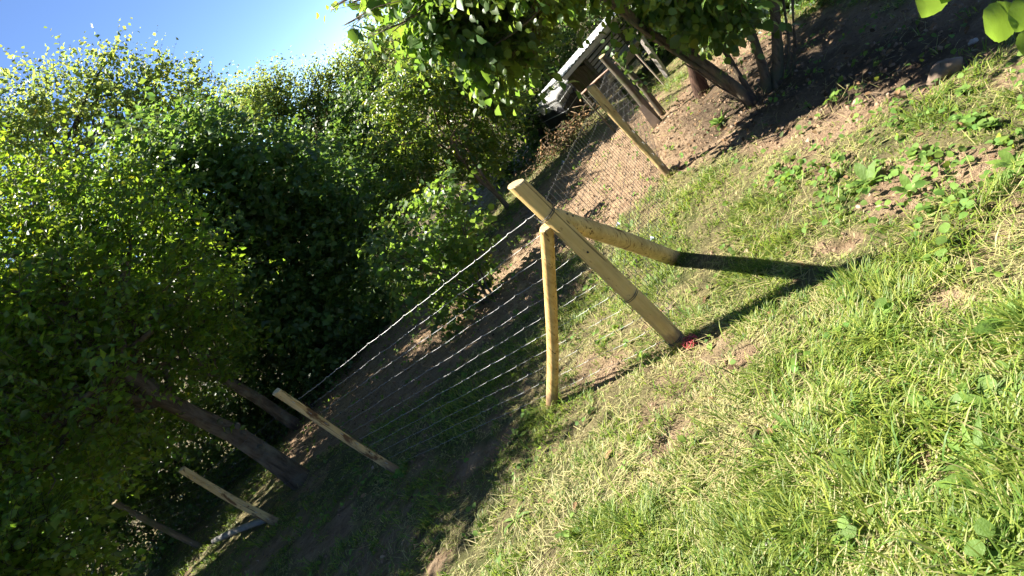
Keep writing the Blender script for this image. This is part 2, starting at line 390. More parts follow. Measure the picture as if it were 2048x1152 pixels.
def shoots(lobes, n, per, slen, lsize, gap=0.0, gapscale=0.6, shell=0.45, up=0.5, droop=0.0):
    """leaf positions along short shoots spread through lobes (centre, radii): clumps, gaps, uneven rim"""
    W = np.array([np.prod(l[1])**(2/3) for l in lobes]); W = W/W.sum()
    idx = rng.choice(len(lobes), n, p=W)
    Cc = np.array([l[0] for l in lobes])[idx]; Rr = np.array([np.broadcast_to(l[1], 3) for l in lobes])[idx]
    o = unit(rng.normal(size=(n, 3)))
    rad = shell+(1.05-shell)*rng.random((n, 1))**0.7
    rad *= 1+0.22*noise3(o*3+Cc, 0.9)[:, None]*0.6
    P = Cc+o*Rr*rad
    if gap > 0:
        keep = noise3(P, gapscale) > (gap-1.0)*1.2+rng.normal(size=n)*0.15
        P = P[keep]; o = o[keep]; n = len(P)
    sd = unit(o*0.8+np.array([0, 0, up])+rng.normal(size=(n, 3))*0.55)
    ln = slen*(0.5+0.9*rng.random((n, 1)))
    side = unit(np.cross(sd, unit(np.array([0, 0, 1.0])+rng.normal(size=(n, 3))*0.5)))
    t = (np.arange(per)+0.4)/per; sgn = np.where(np.arange(per) % 2, 1.0, -1.0)
    bend = np.array([0, 0, -1.0])*(0.25+droop*0.5)
    Q = P[:, None, :]+ln[:, None, :]*(t[None, :, None]*sd[:, None, :]+(t**2)[None, :, None]*bend*0.5)
    Q = Q.reshape(-1, 3)+rng.normal(size=(n*per, 3))*lsize*0.10
    SD = np.repeat(sd, per, 0)
    d = unit(SD*0.55+np.repeat(side, per, 0)*np.tile(sgn, n)[:, None]*0.9+rng.normal(size=(n*per, 3))*0.35+np.array([0, 0, -droop]))
    nr = unit(np.array([0, 0, 0.8])+rng.normal(size=(n*per, 3))*0.45+np.repeat(o, per, 0)*0.3)
    sz = lsize*np.repeat(rng.uniform(.75, 1.3, n), per)*rng.uniform(0.55, 1.2, n*per)*np.tile(1.1-0.45*t, n)
    TWIGS[0] = (P, P+ln*(sd*0.5+bend*0.125), P+ln*(sd+bend*0.5))
    return Q, d, nr, sz
def lob(px, py, rpx, D, fl=0.9, dep=1.0):
    c = at(px, py, D); r = rpx*np.linalg.norm(c-CAM)/F_PX
    return (c, np.array([r, r*dep, r*fl]))
def limb(mb, a, b, r0, r1, sag=0.0, n=7, wob=0.06, sides=7):
    a = np.array(a, float); b = np.array(b, float); t = np.linspace(0, 1, n)[:, None]
    L = np.linalg.norm(b-a)
    p = a+(b-a)*t+np.array([0, 0, sag*L])*(4*t*(1-t))
    w = rng.normal(size=(n, 3))*wob*L; w[0] = 0; w[-1] = 0
    p = p+w*0.5
    mb.tube(p, np.linspace(r0, r1, n), sides, True, 0.06)
    return p
def tree(name, label, cat, base, trunk_pts, r0, r1, lobes, nsh, per, slen, lsize, lmat, bark, gap=0.35, gapscale=0.6, width=0.55, shape=LEAF2,
         shell=0.45, droop=0.2, up=0.5, group=None, yellow=0.04, limb_r=None, val=0.25, twig=0.003):
    root = empty(name, base); b = np.array(base, float)
    tag(root, label, cat, group)
    tp = np.array(trunk_pts, float)-b
    mb = MB(); n = len(tp)
    rr = np.linspace(r0, r1, n); rr[0] *= 1.25
    mb.tube(tp, rr, 12, True, 0.07); mb.build("trunk", bark, root)
    top = tp[-1]; lr = limb_r or r1*0.8
    for (c, r) in lobes:
        s = tp[rng.integers(max(1, n-2), n)]
        m2 = MB(); p = limb(m2, s, c-b, lr, lr*0.25, 0.06)
        for k in range(4):
            e = c-b+unit(rng.normal(size=3))*np.mean(r)*0.8; limb(m2, p[rng.integers(3, 7)], e, lr*0.3, 0.004, 0.0, 5, 0.05, 5)
        m2.build("limb", bark, root)
    Q, d, nr, sz = shoots(lobes, nsh, per, slen, lsize, gap, gapscale, shell, up, droop)
    c = leafcol(len(Q), 0.15, val, yellow)*np.repeat(rng.uniform(.75, 1.25, (len(Q)//per, 1)), per, 0)
    me = leaf_mesh("crown", Q-b, d, nr, sz, width, c, lmat, shape)
    cr = link("crown", me, root); tag(cr, kind="stuff")
    if twig: twig_part(root, b, twig, bark)
    return root

# ------------------------------------------------------------------ ground sheet
def graded(lo, hi, a, b, step):
    core = np.arange(a, b+1e-6, step); out = [core]
    for s, end, start in ((-1, lo, a), (1, hi, b)):
        v = []; d = step; p = start
        while (p > end) if s < 0 else (p < end):
            d *= 1.22; p += s*d; v.append(p)
        out.insert(0, np.array(v[::-1])) if s < 0 else out.append(np.array(v))
    return np.concatenate(out)
PEN = gpoly([(1342, 345), (1230, 445), (1105, 520), (1075, 600), (960, 690), (820, 800), (660, 900), (560, 960), (560, 860), (700, 720), (820, 600), (960, 500), (1060, 400), (1120, 330), (1180, 290), (1255, 215), (1320, 190), (1345, 240)])
UNDER = gpoly([(1335, 350), (1420, 310), (1500, 290), (1620, 310), (1700, 250), (1800, 215), (1850, 185), (1960, 120), (2046, 90), (2046, 2), (1700, 2), (1500, 60), (1400, 130), (1330, 215), (1310, 300)])
WEEDY = gpoly([(1480, 330), (1600, 300), (1750, 230), (1900, 200), (2046, 130), (2046, 420), (1900, 470), (1700, 430), (1560, 400)])
SHADE = gpoly([(450, 1150), (560, 1010), (660, 920), (800, 880), (900, 930), (860, 1040), (820, 1100), (760, 1150)])
PATCH = [(gp(*p)[:2], r) for p, r in [((930, 930), .22), ((990, 890), .14), ((1210, 745), .20), ((1335, 860), .18), ((1320, 760), .12), ((1480, 715), .10), ((1890, 595), .10), ((1830, 925), .08), ((1375, 690), .07), ((1300, 640), .07), ((530, 1110), .35), ((1700, 480), .08), ((1640, 500), .06), ((1110, 900), .06), ((860, 1140), .12), ((1560, 590), .05)]]
def soilmask(x, y):
    n = fbm(x, y, 0.35, 3, 21)-0.5; n2 = fbm(x, y, 0.9, 3, 33)
    s = sstep(-0.18, 0.16, pdist(PEN, x, y)+n*0.6)
    s = np.maximum(s, sstep(-0.15, 0.15, pdist(UNDER, x, y)+n*0.7))
    s = np.maximum(s, sstep(-0.2, 0.2, pdist(WEEDY, x, y)+n*0.6)*sstep(0.54, 0.68, fbm(x, y, 0.4, 3, 51)))
    s = np.maximum(s, sstep(-0.2, 0.2, pdist(SHADE, x, y)+n*0.6)*0.8*sstep(0.52, 0.68, fbm(x, y, 0.5, 3, 61)))
    for c, r in PATCH:
        s = np.maximum(s, 0.9*sstep(r*1.3, r*0.4, np.hypot(x-c[0], y-c[1])+n*r*2.2))
    s = np.maximum(s, 0.55*sstep(0.66, 0.78, fbm(x, y, 0.5, 3, 71)))
    return s
gx = graded(-420, 420, -7.5, 7.5, 0.05); gy = graded(-300, 900, -0.4, 13.5, 0.05)
XX, YY = np.meshgrid(gx, gy, indexing='xy')
ZZ = G(XX, YY)
near = (XX > -9) & (XX < 9) & (YY > -1) & (YY < 16)
SM = np.zeros_like(XX); SM[near] = soilmask(XX[near], YY[near])
ZZ += SM*(0.085*(fbm(XX, YY, 0.2, 3, 81)-0.5)+0.04*(vnoise(XX/.1, YY/.1, 82)-0.5))-0.02*SM
ny, nx = XX.shape
ii = np.arange(ny*nx).reshape(ny, nx)
Fq = np.stack([ii[:-1, :-1], ii[:-1, 1:], ii[1:, 1:], ii[1:, :-1]], -1).reshape(-1, 4)
cc = np.zeros((ny*nx, 3)); cc[:, 0] = SM.ravel()
lit = np.zeros_like(XX); lit[near] = sstep(-0.3, 0.5, pdist(UNDER, XX[near], YY[near])-0.35+(fbm(XX[near], YY[near], 0.6, 3, 91)-0.5))*0.75  # dark brown tint inside the under-hazel area
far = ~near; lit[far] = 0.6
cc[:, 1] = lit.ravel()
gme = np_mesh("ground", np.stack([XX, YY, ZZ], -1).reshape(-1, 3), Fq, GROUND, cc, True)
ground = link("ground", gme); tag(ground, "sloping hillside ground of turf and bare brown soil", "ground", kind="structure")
def Gs(x, y):
    return G(x, y)

# ------------------------------------------------------------------ posts
def round_post(name, label, base, top, r0, r1, mat, group=None, cat="post", sides=14, split=0.0, bow=0.02, slant=0.0, sink=0.25, parts=True, yaw=0.0, lump=0.05):
    """lofted irregular post; split>0 flattens one side (cleft half-round), slant tilts the sawn top"""
    root = empty(name, base); tag(root, label, cat, group)
    b = np.array(base, float); ax = np.array(top, float)-b; L = np.linalg.norm(ax); ax /= L
    A = unit(np.cross(ax, [0.2, 1, 0.1])); B = np.cross(ax, A)
    m = 15; ts = np.linspace(-sink/L, 1.0, m); V = []
    ph = rng.uniform(0, 6.28, 4); bd = rng.uniform(0, 6.28)
    for i, t in enumerate(ts):
        r = r0+(r1-r0)*max(t, 0)
        o = (A*math.cos(bd)+B*math.sin(bd))*bow*math.sin(math.pi*max(0, min(1, t)))*1.0+(A*math.sin(7*t+ph[2])+B*math.cos(5*t+ph[3]))*bow*0.18
        for k in range(sides):
            a = 2*math.pi*k/sides
            rr = r*(1+lump*math.sin(2*a+ph[0]+2.2*t)+lump*0.6*math.sin(3*a+ph[1]+5*t)+lump*0.35*random.uniform(-1, 1))
            x, y = rr*math.cos(a), rr*math.sin(a)
            if split: 
                c, s = math.cos(yaw), math.sin(yaw); xr = x*c+y*s; yr = -x*s+y*c
                yr = max(yr, -r*(1-split)); x, y = xr*c-yr*s, xr*s+yr*c
            p = ax*L*t+o+A*x+B*y
            if i == m-1: p = p+ax*slant*x
            V.append(p)
    Fc = [(i*sides+k, i*sides+(k+1) % sides, (i+1)*sides+(k+1) % sides, (i+1)*sides+k) for i in range(m-1) for k in range(sides)]
    shaft = MB().add(V, Fc+[tuple(range(sides))[::-1]]).build("shaft", mat, root)
    top_ring = np.array(V[-sides:]); cen = top_ring.mean(0)
    inner = cen+(top_ring-cen)*0.9+ax*0.006
    capv = list(top_ring)+list(inner)
    capf = [(k, (k+1) % sides, sides+(k+1) % sides, sides+k) for k in range(sides)]+[tuple(sides+k for k in range(sides))]
    MB().add(capv, capf).build("sawn_end", WOOD_END, root, smooth=False)
    return root, b, ax, L
def wire_wrap(root, z, ax, r, turns=2, name="wire_wrap", tilt=0.0):
    A = unit(np.cross(ax, [0.2, 1, 0.1])); B = np.cross(ax, A)
    t = np.linspace(0, turns*2*math.pi, 22*turns)
    p = ax*z+ax*0.012*(t/(2*math.pi))[:, None]+r*(np.cos(t)[:, None]*A+np.sin(t)[:, None]*B)+ax*(tilt*np.sin(t))[:, None]
    MB().tube(p, 0.0024, 5).build(name, WIRE_DARK, root)

sb = gp(1363, 690); st = np.array([sb[0], sb[1], ztop(sb, 1031, 370)])
strainer, _, sax, sL = round_post("strainer_post", "thick peeled strainer post with two leaning braces and red twine at its foot", sb, st, 0.052, 0.050, WOOD_CLEAN, bow=0.012, slant=0.35, lump=0.03)
for zz in (sL*0.83, sL*0.34, sL*0.045): wire_wrap(strainer, zz, sax, 0.0545, 2)
kn = MB(); kp = sax*sL*0.625-np.array([0, 1, 0.0])*0.0535+np.array([0.0, 0, 0]); kn.tube([kp+[0, 0.006, 0], kp-[0, 0.003, 0]], 0.006, 8); kn.build("knot", BARK_DARK, strainer)
def brace(name, label, basepx, h, mat, r, off, split=0.0):
    b = gp(*basepx); d = unit(np.array([sb[0]-b[0], sb[1]-b[1], 0.0]))
    t = np.array([sb[0], sb[1], sb[2]+h])-d*off
    return round_post(name, label, b, t, r, r*0.95, mat, "braces propping the strainer post", "brace", 12, split, 0.02, -0.5, 0.15, lump=0.05)
brL = brace("brace_post", "golden split brace leaning on the strainer post on its shaded-stakes side", (1103, 812), 1.17, WOOD_GOLD, 0.042, 0.055, 0.3)
brR = brace("brace_post", "rough knotty brace leaning on the far side of the strainer post, casting a wide shadow", (1352, 517), 1.16, WOOD, 0.058, 0.05)
kb = MB(); 
stakes = {}
for key, bp, tp_, rr, mat, lab in [
    ("a", (796, 940), (558, 778), 0.046, WOOD_STAKE, "brown-flecked split stake nearest the strainer post on the shaded fence line"),
    ("b", (557, 1047), (362, 942), 0.044, WOOD_STAKE, "middle pale stake of the shaded fence line with the grey pipe at its foot"),
    ("c", (402, 1093), (233, 1000), 0.046, WOOD_OLD, "grey weathered round post ending the shaded fence line in deep shade"),
    ("d", (1337, 350), (1181, 172), 0.043, WOOD, "slightly bowed pale stake standing on bare soil toward the shed")]:
    b = gp(*bp); t = np.array([b[0], b[1], ztop(b, *tp_)])
    stakes[key] = round_post("fence_stake", lab, b, t, rr, rr*0.92, mat, "wooden stakes of the wire fence", "fence post", 12, 0.45 if key in "ab" else 0.2, 0.03 if key == "d" else 0.018, 0.3, lump=0.06, yaw=rng.uniform(0, 6))

# fixings: two nail heads through each brace top, staples down the stakes
def fixings(pr_, side, n, name):
    root, b, ax, L = pr_
    for k in range(n):
        if name == "nail": p = ax*(L-.05-.06*k)+side; q = unit(side); MB().tube([p-q*.004, p+q*.004], .0055, 7).build("nail", WIRE_DARK, root)
        else:
            p = ax*(L*.12+L*.76*k/(n-1))+side; q = unit(side); t_ = np.cross(ax, q)
            MB().tube([p-q*.012-ax*.012, p+q*.004-ax*.012, p+q*.007, p+q*.004+ax*.012, p-q*.012+ax*.012], .0019, 5).build("staple", WIRE, root)
fixings(brL, np.array([.03, -.031, 0.0]), 2, "nail"); fixings(brR, np.array([.045, -.038, 0.0]), 2, "nail")
for key in "abcd": fixings(stakes[key], np.array([.012, -.044, 0.0]), 7, "staple")
# ------------------------------------------------------------------ wire netting
def netting(label, pts, htop, nh, vsp, hm, hr=0.0014, vr=0.0015, topr=0.0022):
    root = empty("wire_netting", pts[0]); tag(root, label, "wire netting", "sheets of fence netting"); b0 = np.array(pts[0])
    P = []; H = []
    for (a, b, ha, hb) in zip(pts[:-1], pts[1:], htop[:-1], htop[1:]):
        n = max(2, int(np.linalg.norm(np.array(b)-a)/vsp)); t = np.linspace(0, 1, n, endpoint=False)[:, None]
        P.append(np.array(a)+(np.array(b)-a)*t); H.append(ha+(hb-ha)*t[:, 0])
    P = np.concatenate(P+[np.array([pts[-1]])]); H = np.concatenate(H+[[htop[-1]]])
    levels = np.linspace(0.03, 1.0, nh)
    bulge = fbm(P[:, 0]*3, P[:, 1]*3, 1.3, 2, 5)-0.5
    d = unit(np.gradient(P[:, :2], axis=0)); nrm = np.stack([-d[:, 1], d[:, 0]], 1)
    for j, lv in enumerate(levels):
        ctrl = P.copy(); ctrl[:, 2] += H*lv+0.003*np.sin(np.arange(len(P))*1.9+j)
        ctrl[:, :2] += nrm*(bulge*0.02)[:, None]
        m = len(ctrl); q = np.zeros((m*3-2, 3)); q[::3] = ctrl
        q[1::3] = ctrl[:-1]*0.88+ctrl[1:]*0.12; q[2::3] = ctrl[:-1]*0.12+ctrl[1:]*0.88
        q[1::3, 2] -= 0.007; q[2::3, 2] -= 0.007
        MB().tube(q-b0, topr if j in (nh-1,) else (hr*1.25 if j == nh//2-1 else hr), 4, False).build("horizontal_wire", hm, root)
    for i in range(len(P)):
        z = np.linspace(0.01, 1, nh*2-1)
        v = np.repeat(P[i][None], len(z), 0); v[:, 2] += H[i]*z; v[:, :2] += nrm[i]*bulge[i]*0.02
        v[:, :2] += d[i]*(0.006*np.sin(z*20+i))[:, None]
        mb = MB().tube(v-b0, vr, 4, False)
        for lv in levels:
            c = P[i]+[0, 0, H[i]*lv+0.0]; c[:2] += nrm[i]*bulge[i]*0.02; mb.box(c-b0, (0.0045, 0.0045, 0.008))
        mb.build("vertical_wire", WIRE_DARK, root)
    return root
def off(p, q, e):                                             # attach point pushed to the pen side of the post
    return np.array(p)+np.array(q)*e
f1 = unit(np.array([stakes["a"][1][0]-sb[0], stakes["a"][1][1]-sb[1], 0])); n1 = np.array([f1[1], -f1[0], 0])
n1 = -n1 if n1[1] < 0 else n1
hs = ztop(sb, 1084, 425)-sb[2]
A_, B_, C_, D_ = (stakes[k][1] for k in "abcd")
netting("silvery wire netting between the strainer post and the nearest shaded stake",
        [sb+n1*0.06, A_+n1*0.052], [hs, ztop(A_, 604, 791)-A_[2]], 11, 0.15, WIRE, 0.0013, 0.0009)  # level wires coloured bright for the sun on them, upright ones dark
netting("thin wire netting between the two pale stakes and the grey post, darkened for deep shade",
        [A_+n1*0.055+f1*0.01, B_+n1*0.05, C_+n1*0.05], [ztop(A_, 604, 791)-A_[2], ztop(B_, 395, 965)-B_[2], 1.02], 9, 0.15, WIRE_DARK, 0.0011, 0.0008, 0.0016)  # same net, coloured dark and drawn thinner to put shade into it
f2 = unit(np.array([D_[0]-sb[0], D_[1]-sb[1], 0])); n2 = np.array([-f2[1], f2[0], 0])
OLD1 = gp(1312, 243)
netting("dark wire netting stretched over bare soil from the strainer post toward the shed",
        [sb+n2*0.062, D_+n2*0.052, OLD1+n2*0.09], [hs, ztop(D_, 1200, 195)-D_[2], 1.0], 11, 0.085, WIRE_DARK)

# ------------------------------------------------------------------ projection, used only to leave out what no nearby view could see
def proj(P):
    q = (np.asarray(P)-CAM)@R
    z = np.maximum(q[..., 2], 1e-3)
    return q[..., 0]/z*F_PX+CX, q[..., 1]/z*F_PX+CY, q[..., 2]
def inview(P, m=260):
    x, y, z = proj(P); return (z > 0.2) & (x > -m) & (x < 2048+m) & (y > -m) & (y < 1152+m)

# ------------------------------------------------------------------ trees
def tpts(base, *px):
    D = math.hypot(base[0], base[1]); out = [np.array(base)-[0, 0, 0.15]]
    for p in px: out.append(at(p[0], p[1], D+(p[2] if len(p) > 2 else 0)))
    return out
b = gp(600, 962)
apple_lobes = [lob(*l) for l in [(170, 420, 95, 8.5), (300, 430, 75, 8.4), (90, 520, 125, 8.1), (260, 530, 140, 8.2), (390, 560, 70, 8.4), (60, 700, 150, 7.6),
    (230, 690, 140, 7.9), (380, 660, 110, 8.6), (130, 850, 140, 7.3), (300, 800, 100, 8.3), (60, 380, 80, 9.0), (-120, 490, 140, 8.8), (-140, 780, 180, 7.5), (60, 1000, 100, 7.0), (430, 720, 80, 8.7), (-60, 330, 70, 9.6)]]
apple_lobes += [lob(*l) for l in [(100, 700, 100, 10.3), (190, 610, 100, 10.0), (240, 590, 80, 9.7), (-100, 640, 130, 11.3), (-180, 660, 150, 11.8), (-120, 860, 140, 9.4), (-230, 850, 150, 7.8), (120, 940, 110, 8.8), (-420, 720, 180, 9.6)]]  # lobes added behind and out of view so the crown shades the ground
apple_lobes += [(np.array(c), np.array(r)) for c, r in [((-4.8, 6.2, 2.6), (.9, .9, .7)), ((-5.1, 5.2, 2.8), (.9, .9, .8)), ((-4.2, 7.5, 2.8), (.9, .9, .7)), ((-5.4, 4.6, 2.4), (1.0, 1.0, .9)), ((-5.2, 6.4, 3.2), (1.2, 1.2, .8))]]  # further lobes added to cast the lower left shade
apple = tree("leaning_tree", "leaning tree with scarred trunk and sunlit yellow-green crown beside the shaded stakes", "tree", b,
    tpts(b, (540, 915), (470, 868), (400, 835), (330, 800, -.1), (240, 740, -.3)), 0.125, 0.075, apple_lobes, 9000, 9, 0.44, 0.098, L_APPLE, BARK_APPLE, 0.25, 0.5, 0.6, LEAF2, 0.3, 0.2, 0.5, yellow=0.03, limb_r=0.045)
tb = np.array(b)
for px in [(440, 845), (455, 862), (487, 868), (475, 852), (520, 895)]:           # sawn-off branch scars on the trunk
    p = at(px[0], px[1], math.hypot(b[0], b[1])-0.17)-tb
    d = unit(np.array([0.1, -1, -0.1])); MB().tube([p-d*0.03, p+d*0.012], [0.034, 0.03], 9).build("branch_scar", WOOD_OLD, apple)

b = at(560, 830, 12.2); b[2] = float(G(b[0], b[1]))
tree("shade_tree", "broad dark green tree filling the middle of the hedgerow behind the leaning scarred tree", "tree", b,
    [b-[0, 0, .2], at(520, 795, 12.2), at(470, 770, 12.2), at(400, 700, 12.4), at(420, 560, 12.6)], 0.14, 0.08,
    [lob(*l) for l in [(350, 330, 110, 12), (450, 330, 110, 12), (560, 370, 110, 12.2), (430, 450, 120, 11.8), (560, 500, 130, 12), (660, 420, 110, 12.3), (690, 540, 110, 12), (480, 600, 110, 11.6), (600, 640, 110, 11.5), (300, 420, 120, 12), (250, 560, 140, 12.5)]],
    5600, 8, 0.5, 0.13, L_DARK, BARK_DARK, 0.12, 0.7, 0.8, LEAF2, 0.1, 0.3, 0.3, yellow=0.0, twig=0)
b = at(-250, 1000, 10.8); b[2] = float(G(b[0], b[1]))
tree("shade_tree", "large tree added at the left edge behind the leaning tree crown to cast shade", "tree", b,
    [b-[0, 0, .2], b+[0, 0, 1.5], b+[.2, .2, 3.0]], 0.2, 0.12,
    [lob(*l) for l in [(-200, 660, 130, 11.9), (-130, 600, 110, 11.3), (-440, 715, 160, 10.1), (-320, 860, 150, 10.5), (-640, 740, 170, 8.8), (-480, 600, 150, 8.4), (60, 640, 90, 11), (-260, 800, 120, 8.2)]],
    3800, 8, 0.5, 0.11, L_DARK, BARK_DARK, 0.3, 0.7, 0.75, LEAF2, 0.15, 0.3, 0.3, yellow=0.01)  # mostly out of view, put in to shade the lower left ground
b = np.array([-8.0, 12.8, 0.0]); b[2] = float(G(b[0], b[1]))
tree("shade_tree", "tall dark tree added at the back left to shade the thicket, showing through gaps", "tree", b,
    [b-[0, 0, .2], b+[0, 0, 1.4], b+[.2, .1, 2.6]], 0.18, 0.12,
    [(np.array(c), np.array(r)) for c, r in [((-7.4, 12.4, 1.6), (1.5, 1.3, 1.3)), ((-8.6, 13.2, 3.0), (1.7, 1.5, 1.4)), ((-6.4, 13.0, 3.0), (1.5, 1.3, 1.2)), ((-9.6, 11.8, 2.2), (1.7, 1.5, 1.5)), ((-5.4, 13.8, 2.8), (1.4, 1.3, 1.2)), ((-7.0, 12.6, .2), (1.5, 1.0, 1.2)), ((-9.0, 10.6, 1.2), (1.4, 1.3, 1.3))]],
    4200, 8, 0.5, 0.12, L_DARK, BARK_DARK, 0.1, 0.7, 0.75, LEAF2, 0.1, 0.3, 0.3, yellow=0.01, twig=0)  # put in to keep sun off the brambles and thicket
b = at(1450, 40, 13.5); b[2] = float(G(b[0], b[1]))
tree("shade_tree", "dark tree behind the shed and hazel stems, its crown added overhead for shade", "tree", b,
    [b-[0, 0, .2], b+[-.2, 0, 1.5], b+[-.6, 0, 3.0]], 0.16, 0.1,
    [lob(*l) for l in [(1230, -70, 80, 13), (1330, -110, 110, 12.5), (1180, -150, 110, 13), (1440, -120, 110, 11.5), (1100, -90, 80, 14), (1330, 0, 50, 13.2), (1240, -220, 130, 12.5)]],
    2600, 8, 0.5, 0.12, L_DARK, BARK_DARK, 0.3, 0.7, 0.75, LEAF2, 0.15, 0.3, 0.3, yellow=0.01)  # crown mostly above the view, put in to shade the bushes below
b = at(740, 690, 13.6); b[2] = float(G(b[0], b[1]))
tree("shade_tree", "deep shaded ivy-dark tree between the broad dark tree and the slim forked tree", "tree", b,
    [b-[0, 0, .2], at(700, 650, 13.8), at(690, 560, 14.5), at(720, 420, 15)], 0.13, 0.07,
    [lob(*l) for l in [(720, 330, 90, 15), (740, 430, 100, 15), (760, 540, 90, 14.5), (700, 640, 90, 13.6), (640, 720, 80, 12.2), (790, 330, 70, 15.5), (740, 240, 80, 15.5), (540, 700, 80, 11.6)]],
    4200, 8, 0.48, 0.125, L_DARK, BARK_DARK, 0.12, 0.7, 0.75, LEAF2, 0.1, 0.3, 0.3, yellow=0.0, twig=0)
b = at(150, 900, 21); b[2] = float(G(b[0], b[1]))
tree("airy_tree", "tall airy tree with loose sunlit twigs on the skyline at the far left", "tree", b,
    [b-[0, 0, .2], at(130, 700, 21), at(120, 500, 21), at(130, 330, 21)], 0.28, 0.16,
    [lob(*l) for l in [(80, 235, 90, 21), (170, 200, 75, 21), (245, 165, 50, 21), (50, 350, 110, 21), (170, 310, 120, 21), (290, 230, 90, 21), (380, 240, 80, 21.5), (430, 200, 35, 21.5), (-60, 300, 110, 21), (225, 115, 22, 21), (330, 190, 50, 21.2), (400, 330, 90, 22)]],
    3000, 8, 0.95, 0.15, L_PLANE, BARK_DARK, 0.72, 0.55, 0.85, LEAF2, 0.2, 0.1, 0.7, yellow=0.01, limb_r=0.06)
b = at(640, 560, 17); b[2] = float(G(b[0], b[1]))
tree("rounded_tree", "rounded mid green tree on the skyline right of the airy twigs", "tree", b,
    [b-[0, 0, .2], at(620, 450, 17), at(620, 330, 17)], 0.22, 0.12,
    [lob(*l) for l in [(540, 215, 60, 17), (610, 195, 65, 17), (650, 150, 34, 17), (690, 220, 70, 17), (580, 280, 90, 17), (680, 300, 90, 17), (500, 230, 55, 17.2), (740, 200, 60, 17.5), (640, 130, 16, 17), (705, 140, 36, 17.3), (740, 100, 32, 17.6), (550, 165, 20, 17), (775, 125, 50, 18), (790, 190, 50, 17.6), (830, 60, 50, 18.5)]],
    5200, 8, 0.6, 0.11, L_PLANE, BARK_DARK, 0.02, 0.6, 0.55, LEAF2, 0.2, 0.2, 0.7, yellow=0.01, twig=0, limb_r=0.03)
b = gp(1017, 418)
pear = tree("forked_tree", "glossy-leaved tree with slim forked tan trunk behind the leafy bush", "tree", b,
    tpts(b, (1000, 396), (984, 380), (965, 366), (930, 330), (900, 280)), 0.05, 0.028,
    [lob(*l) for l in [(820, 215, 62, 11.8), (890, 190, 70, 12), (800, 290, 55, 11.6), (880, 290, 75, 12), (950, 230, 70, 12.3), (830, 160, 55, 12), (900, 130, 60, 12.3), (830, 370, 50, 11.4), (900, 370, 50, 11.8), (960, 310, 45, 12), (780, 230, 35, 11.6), (980, 170, 60, 12.5)]],
    1800, 9, 0.42, 0.125, L_PEAR, BARK_TAN, 0.45, 0.45, 0.42, LEAF6, 0.3, 0.55, 0.2, yellow=0.04, limb_r=0.022)
mb = MB(); pb = np.array(b); D0 = math.hypot(b[0], b[1])
mb.tube([at(p[0], p[1], D0)-pb for p in ((996, 393), (972, 360), (952, 332), (930, 290))], [0.034, 0.03, 0.026, 0.02], 8, True, 0.06); mb.build("trunk_fork", BARK_TAN, pear)
# hedge behind shed
for k, (lab, bp, D, lobes, ns) in enumerate([
    ("ivy-leaved hedge bush between the slim forked tree and the wrapped tank", (1085, 285), 15.5, [(1060, 180, 70, 15.5), (1010, 260, 55, 15), (1100, 220, 50, 16), (1040, 110, 70, 16), (990, 330, 40, 15), (1075, 270, 30, 15.5)], 2000),
    ("sunlit hedge bush close behind the wrapped tank and shed roof", (1140, 240), 17, [(1120, 130, 60, 17), (1150, 80, 60, 17), (1110, 220, 35, 16.8), (1200, 30, 70, 17.5), (1090, 60, 70, 17.5), (1250, -30, 80, 18)], 1800),
    ("dark backing bush beyond the shed and hazel stems", (1450, 90), 11, [(1350, 30, 60, 13), (1430, 30, 60, 11.5), (1500, 20, 70, 10.5), (1300, 20, 55, 14), (1460, 80, 40, 10.8)], 2400),
    ("shaded bush beyond the dark ground at the right end of the hedge", (1650, -60), 10.5, [(1600, -40, 70, 9.5), (1720, -80, 80, 8.6), (1850, -100, 80, 7.6), (1540, 0, 60, 9.8)], 2200)]):
    b = at(bp[0], bp[1], D); b[2] = float(G(b[0], b[1]))
    lo = [lob(*l) for l in lobes]
    tree("hedge_bush", lab, "bush", b, [b-[0, 0, .1], (b+lo[0][0])/2, lo[0][0]], 0.07, 0.04, lo, int(ns*.8), 8, 0.45, 0.10, (L_DARK if 'dark' in lab or 'shaded' in lab else L_HEDGE), BARK_DARK, 0.4, 0.5, 0.75, LEAF2, 0.3, 0.3, 0.3, group="bushes of the back hedge", yellow=0.02)
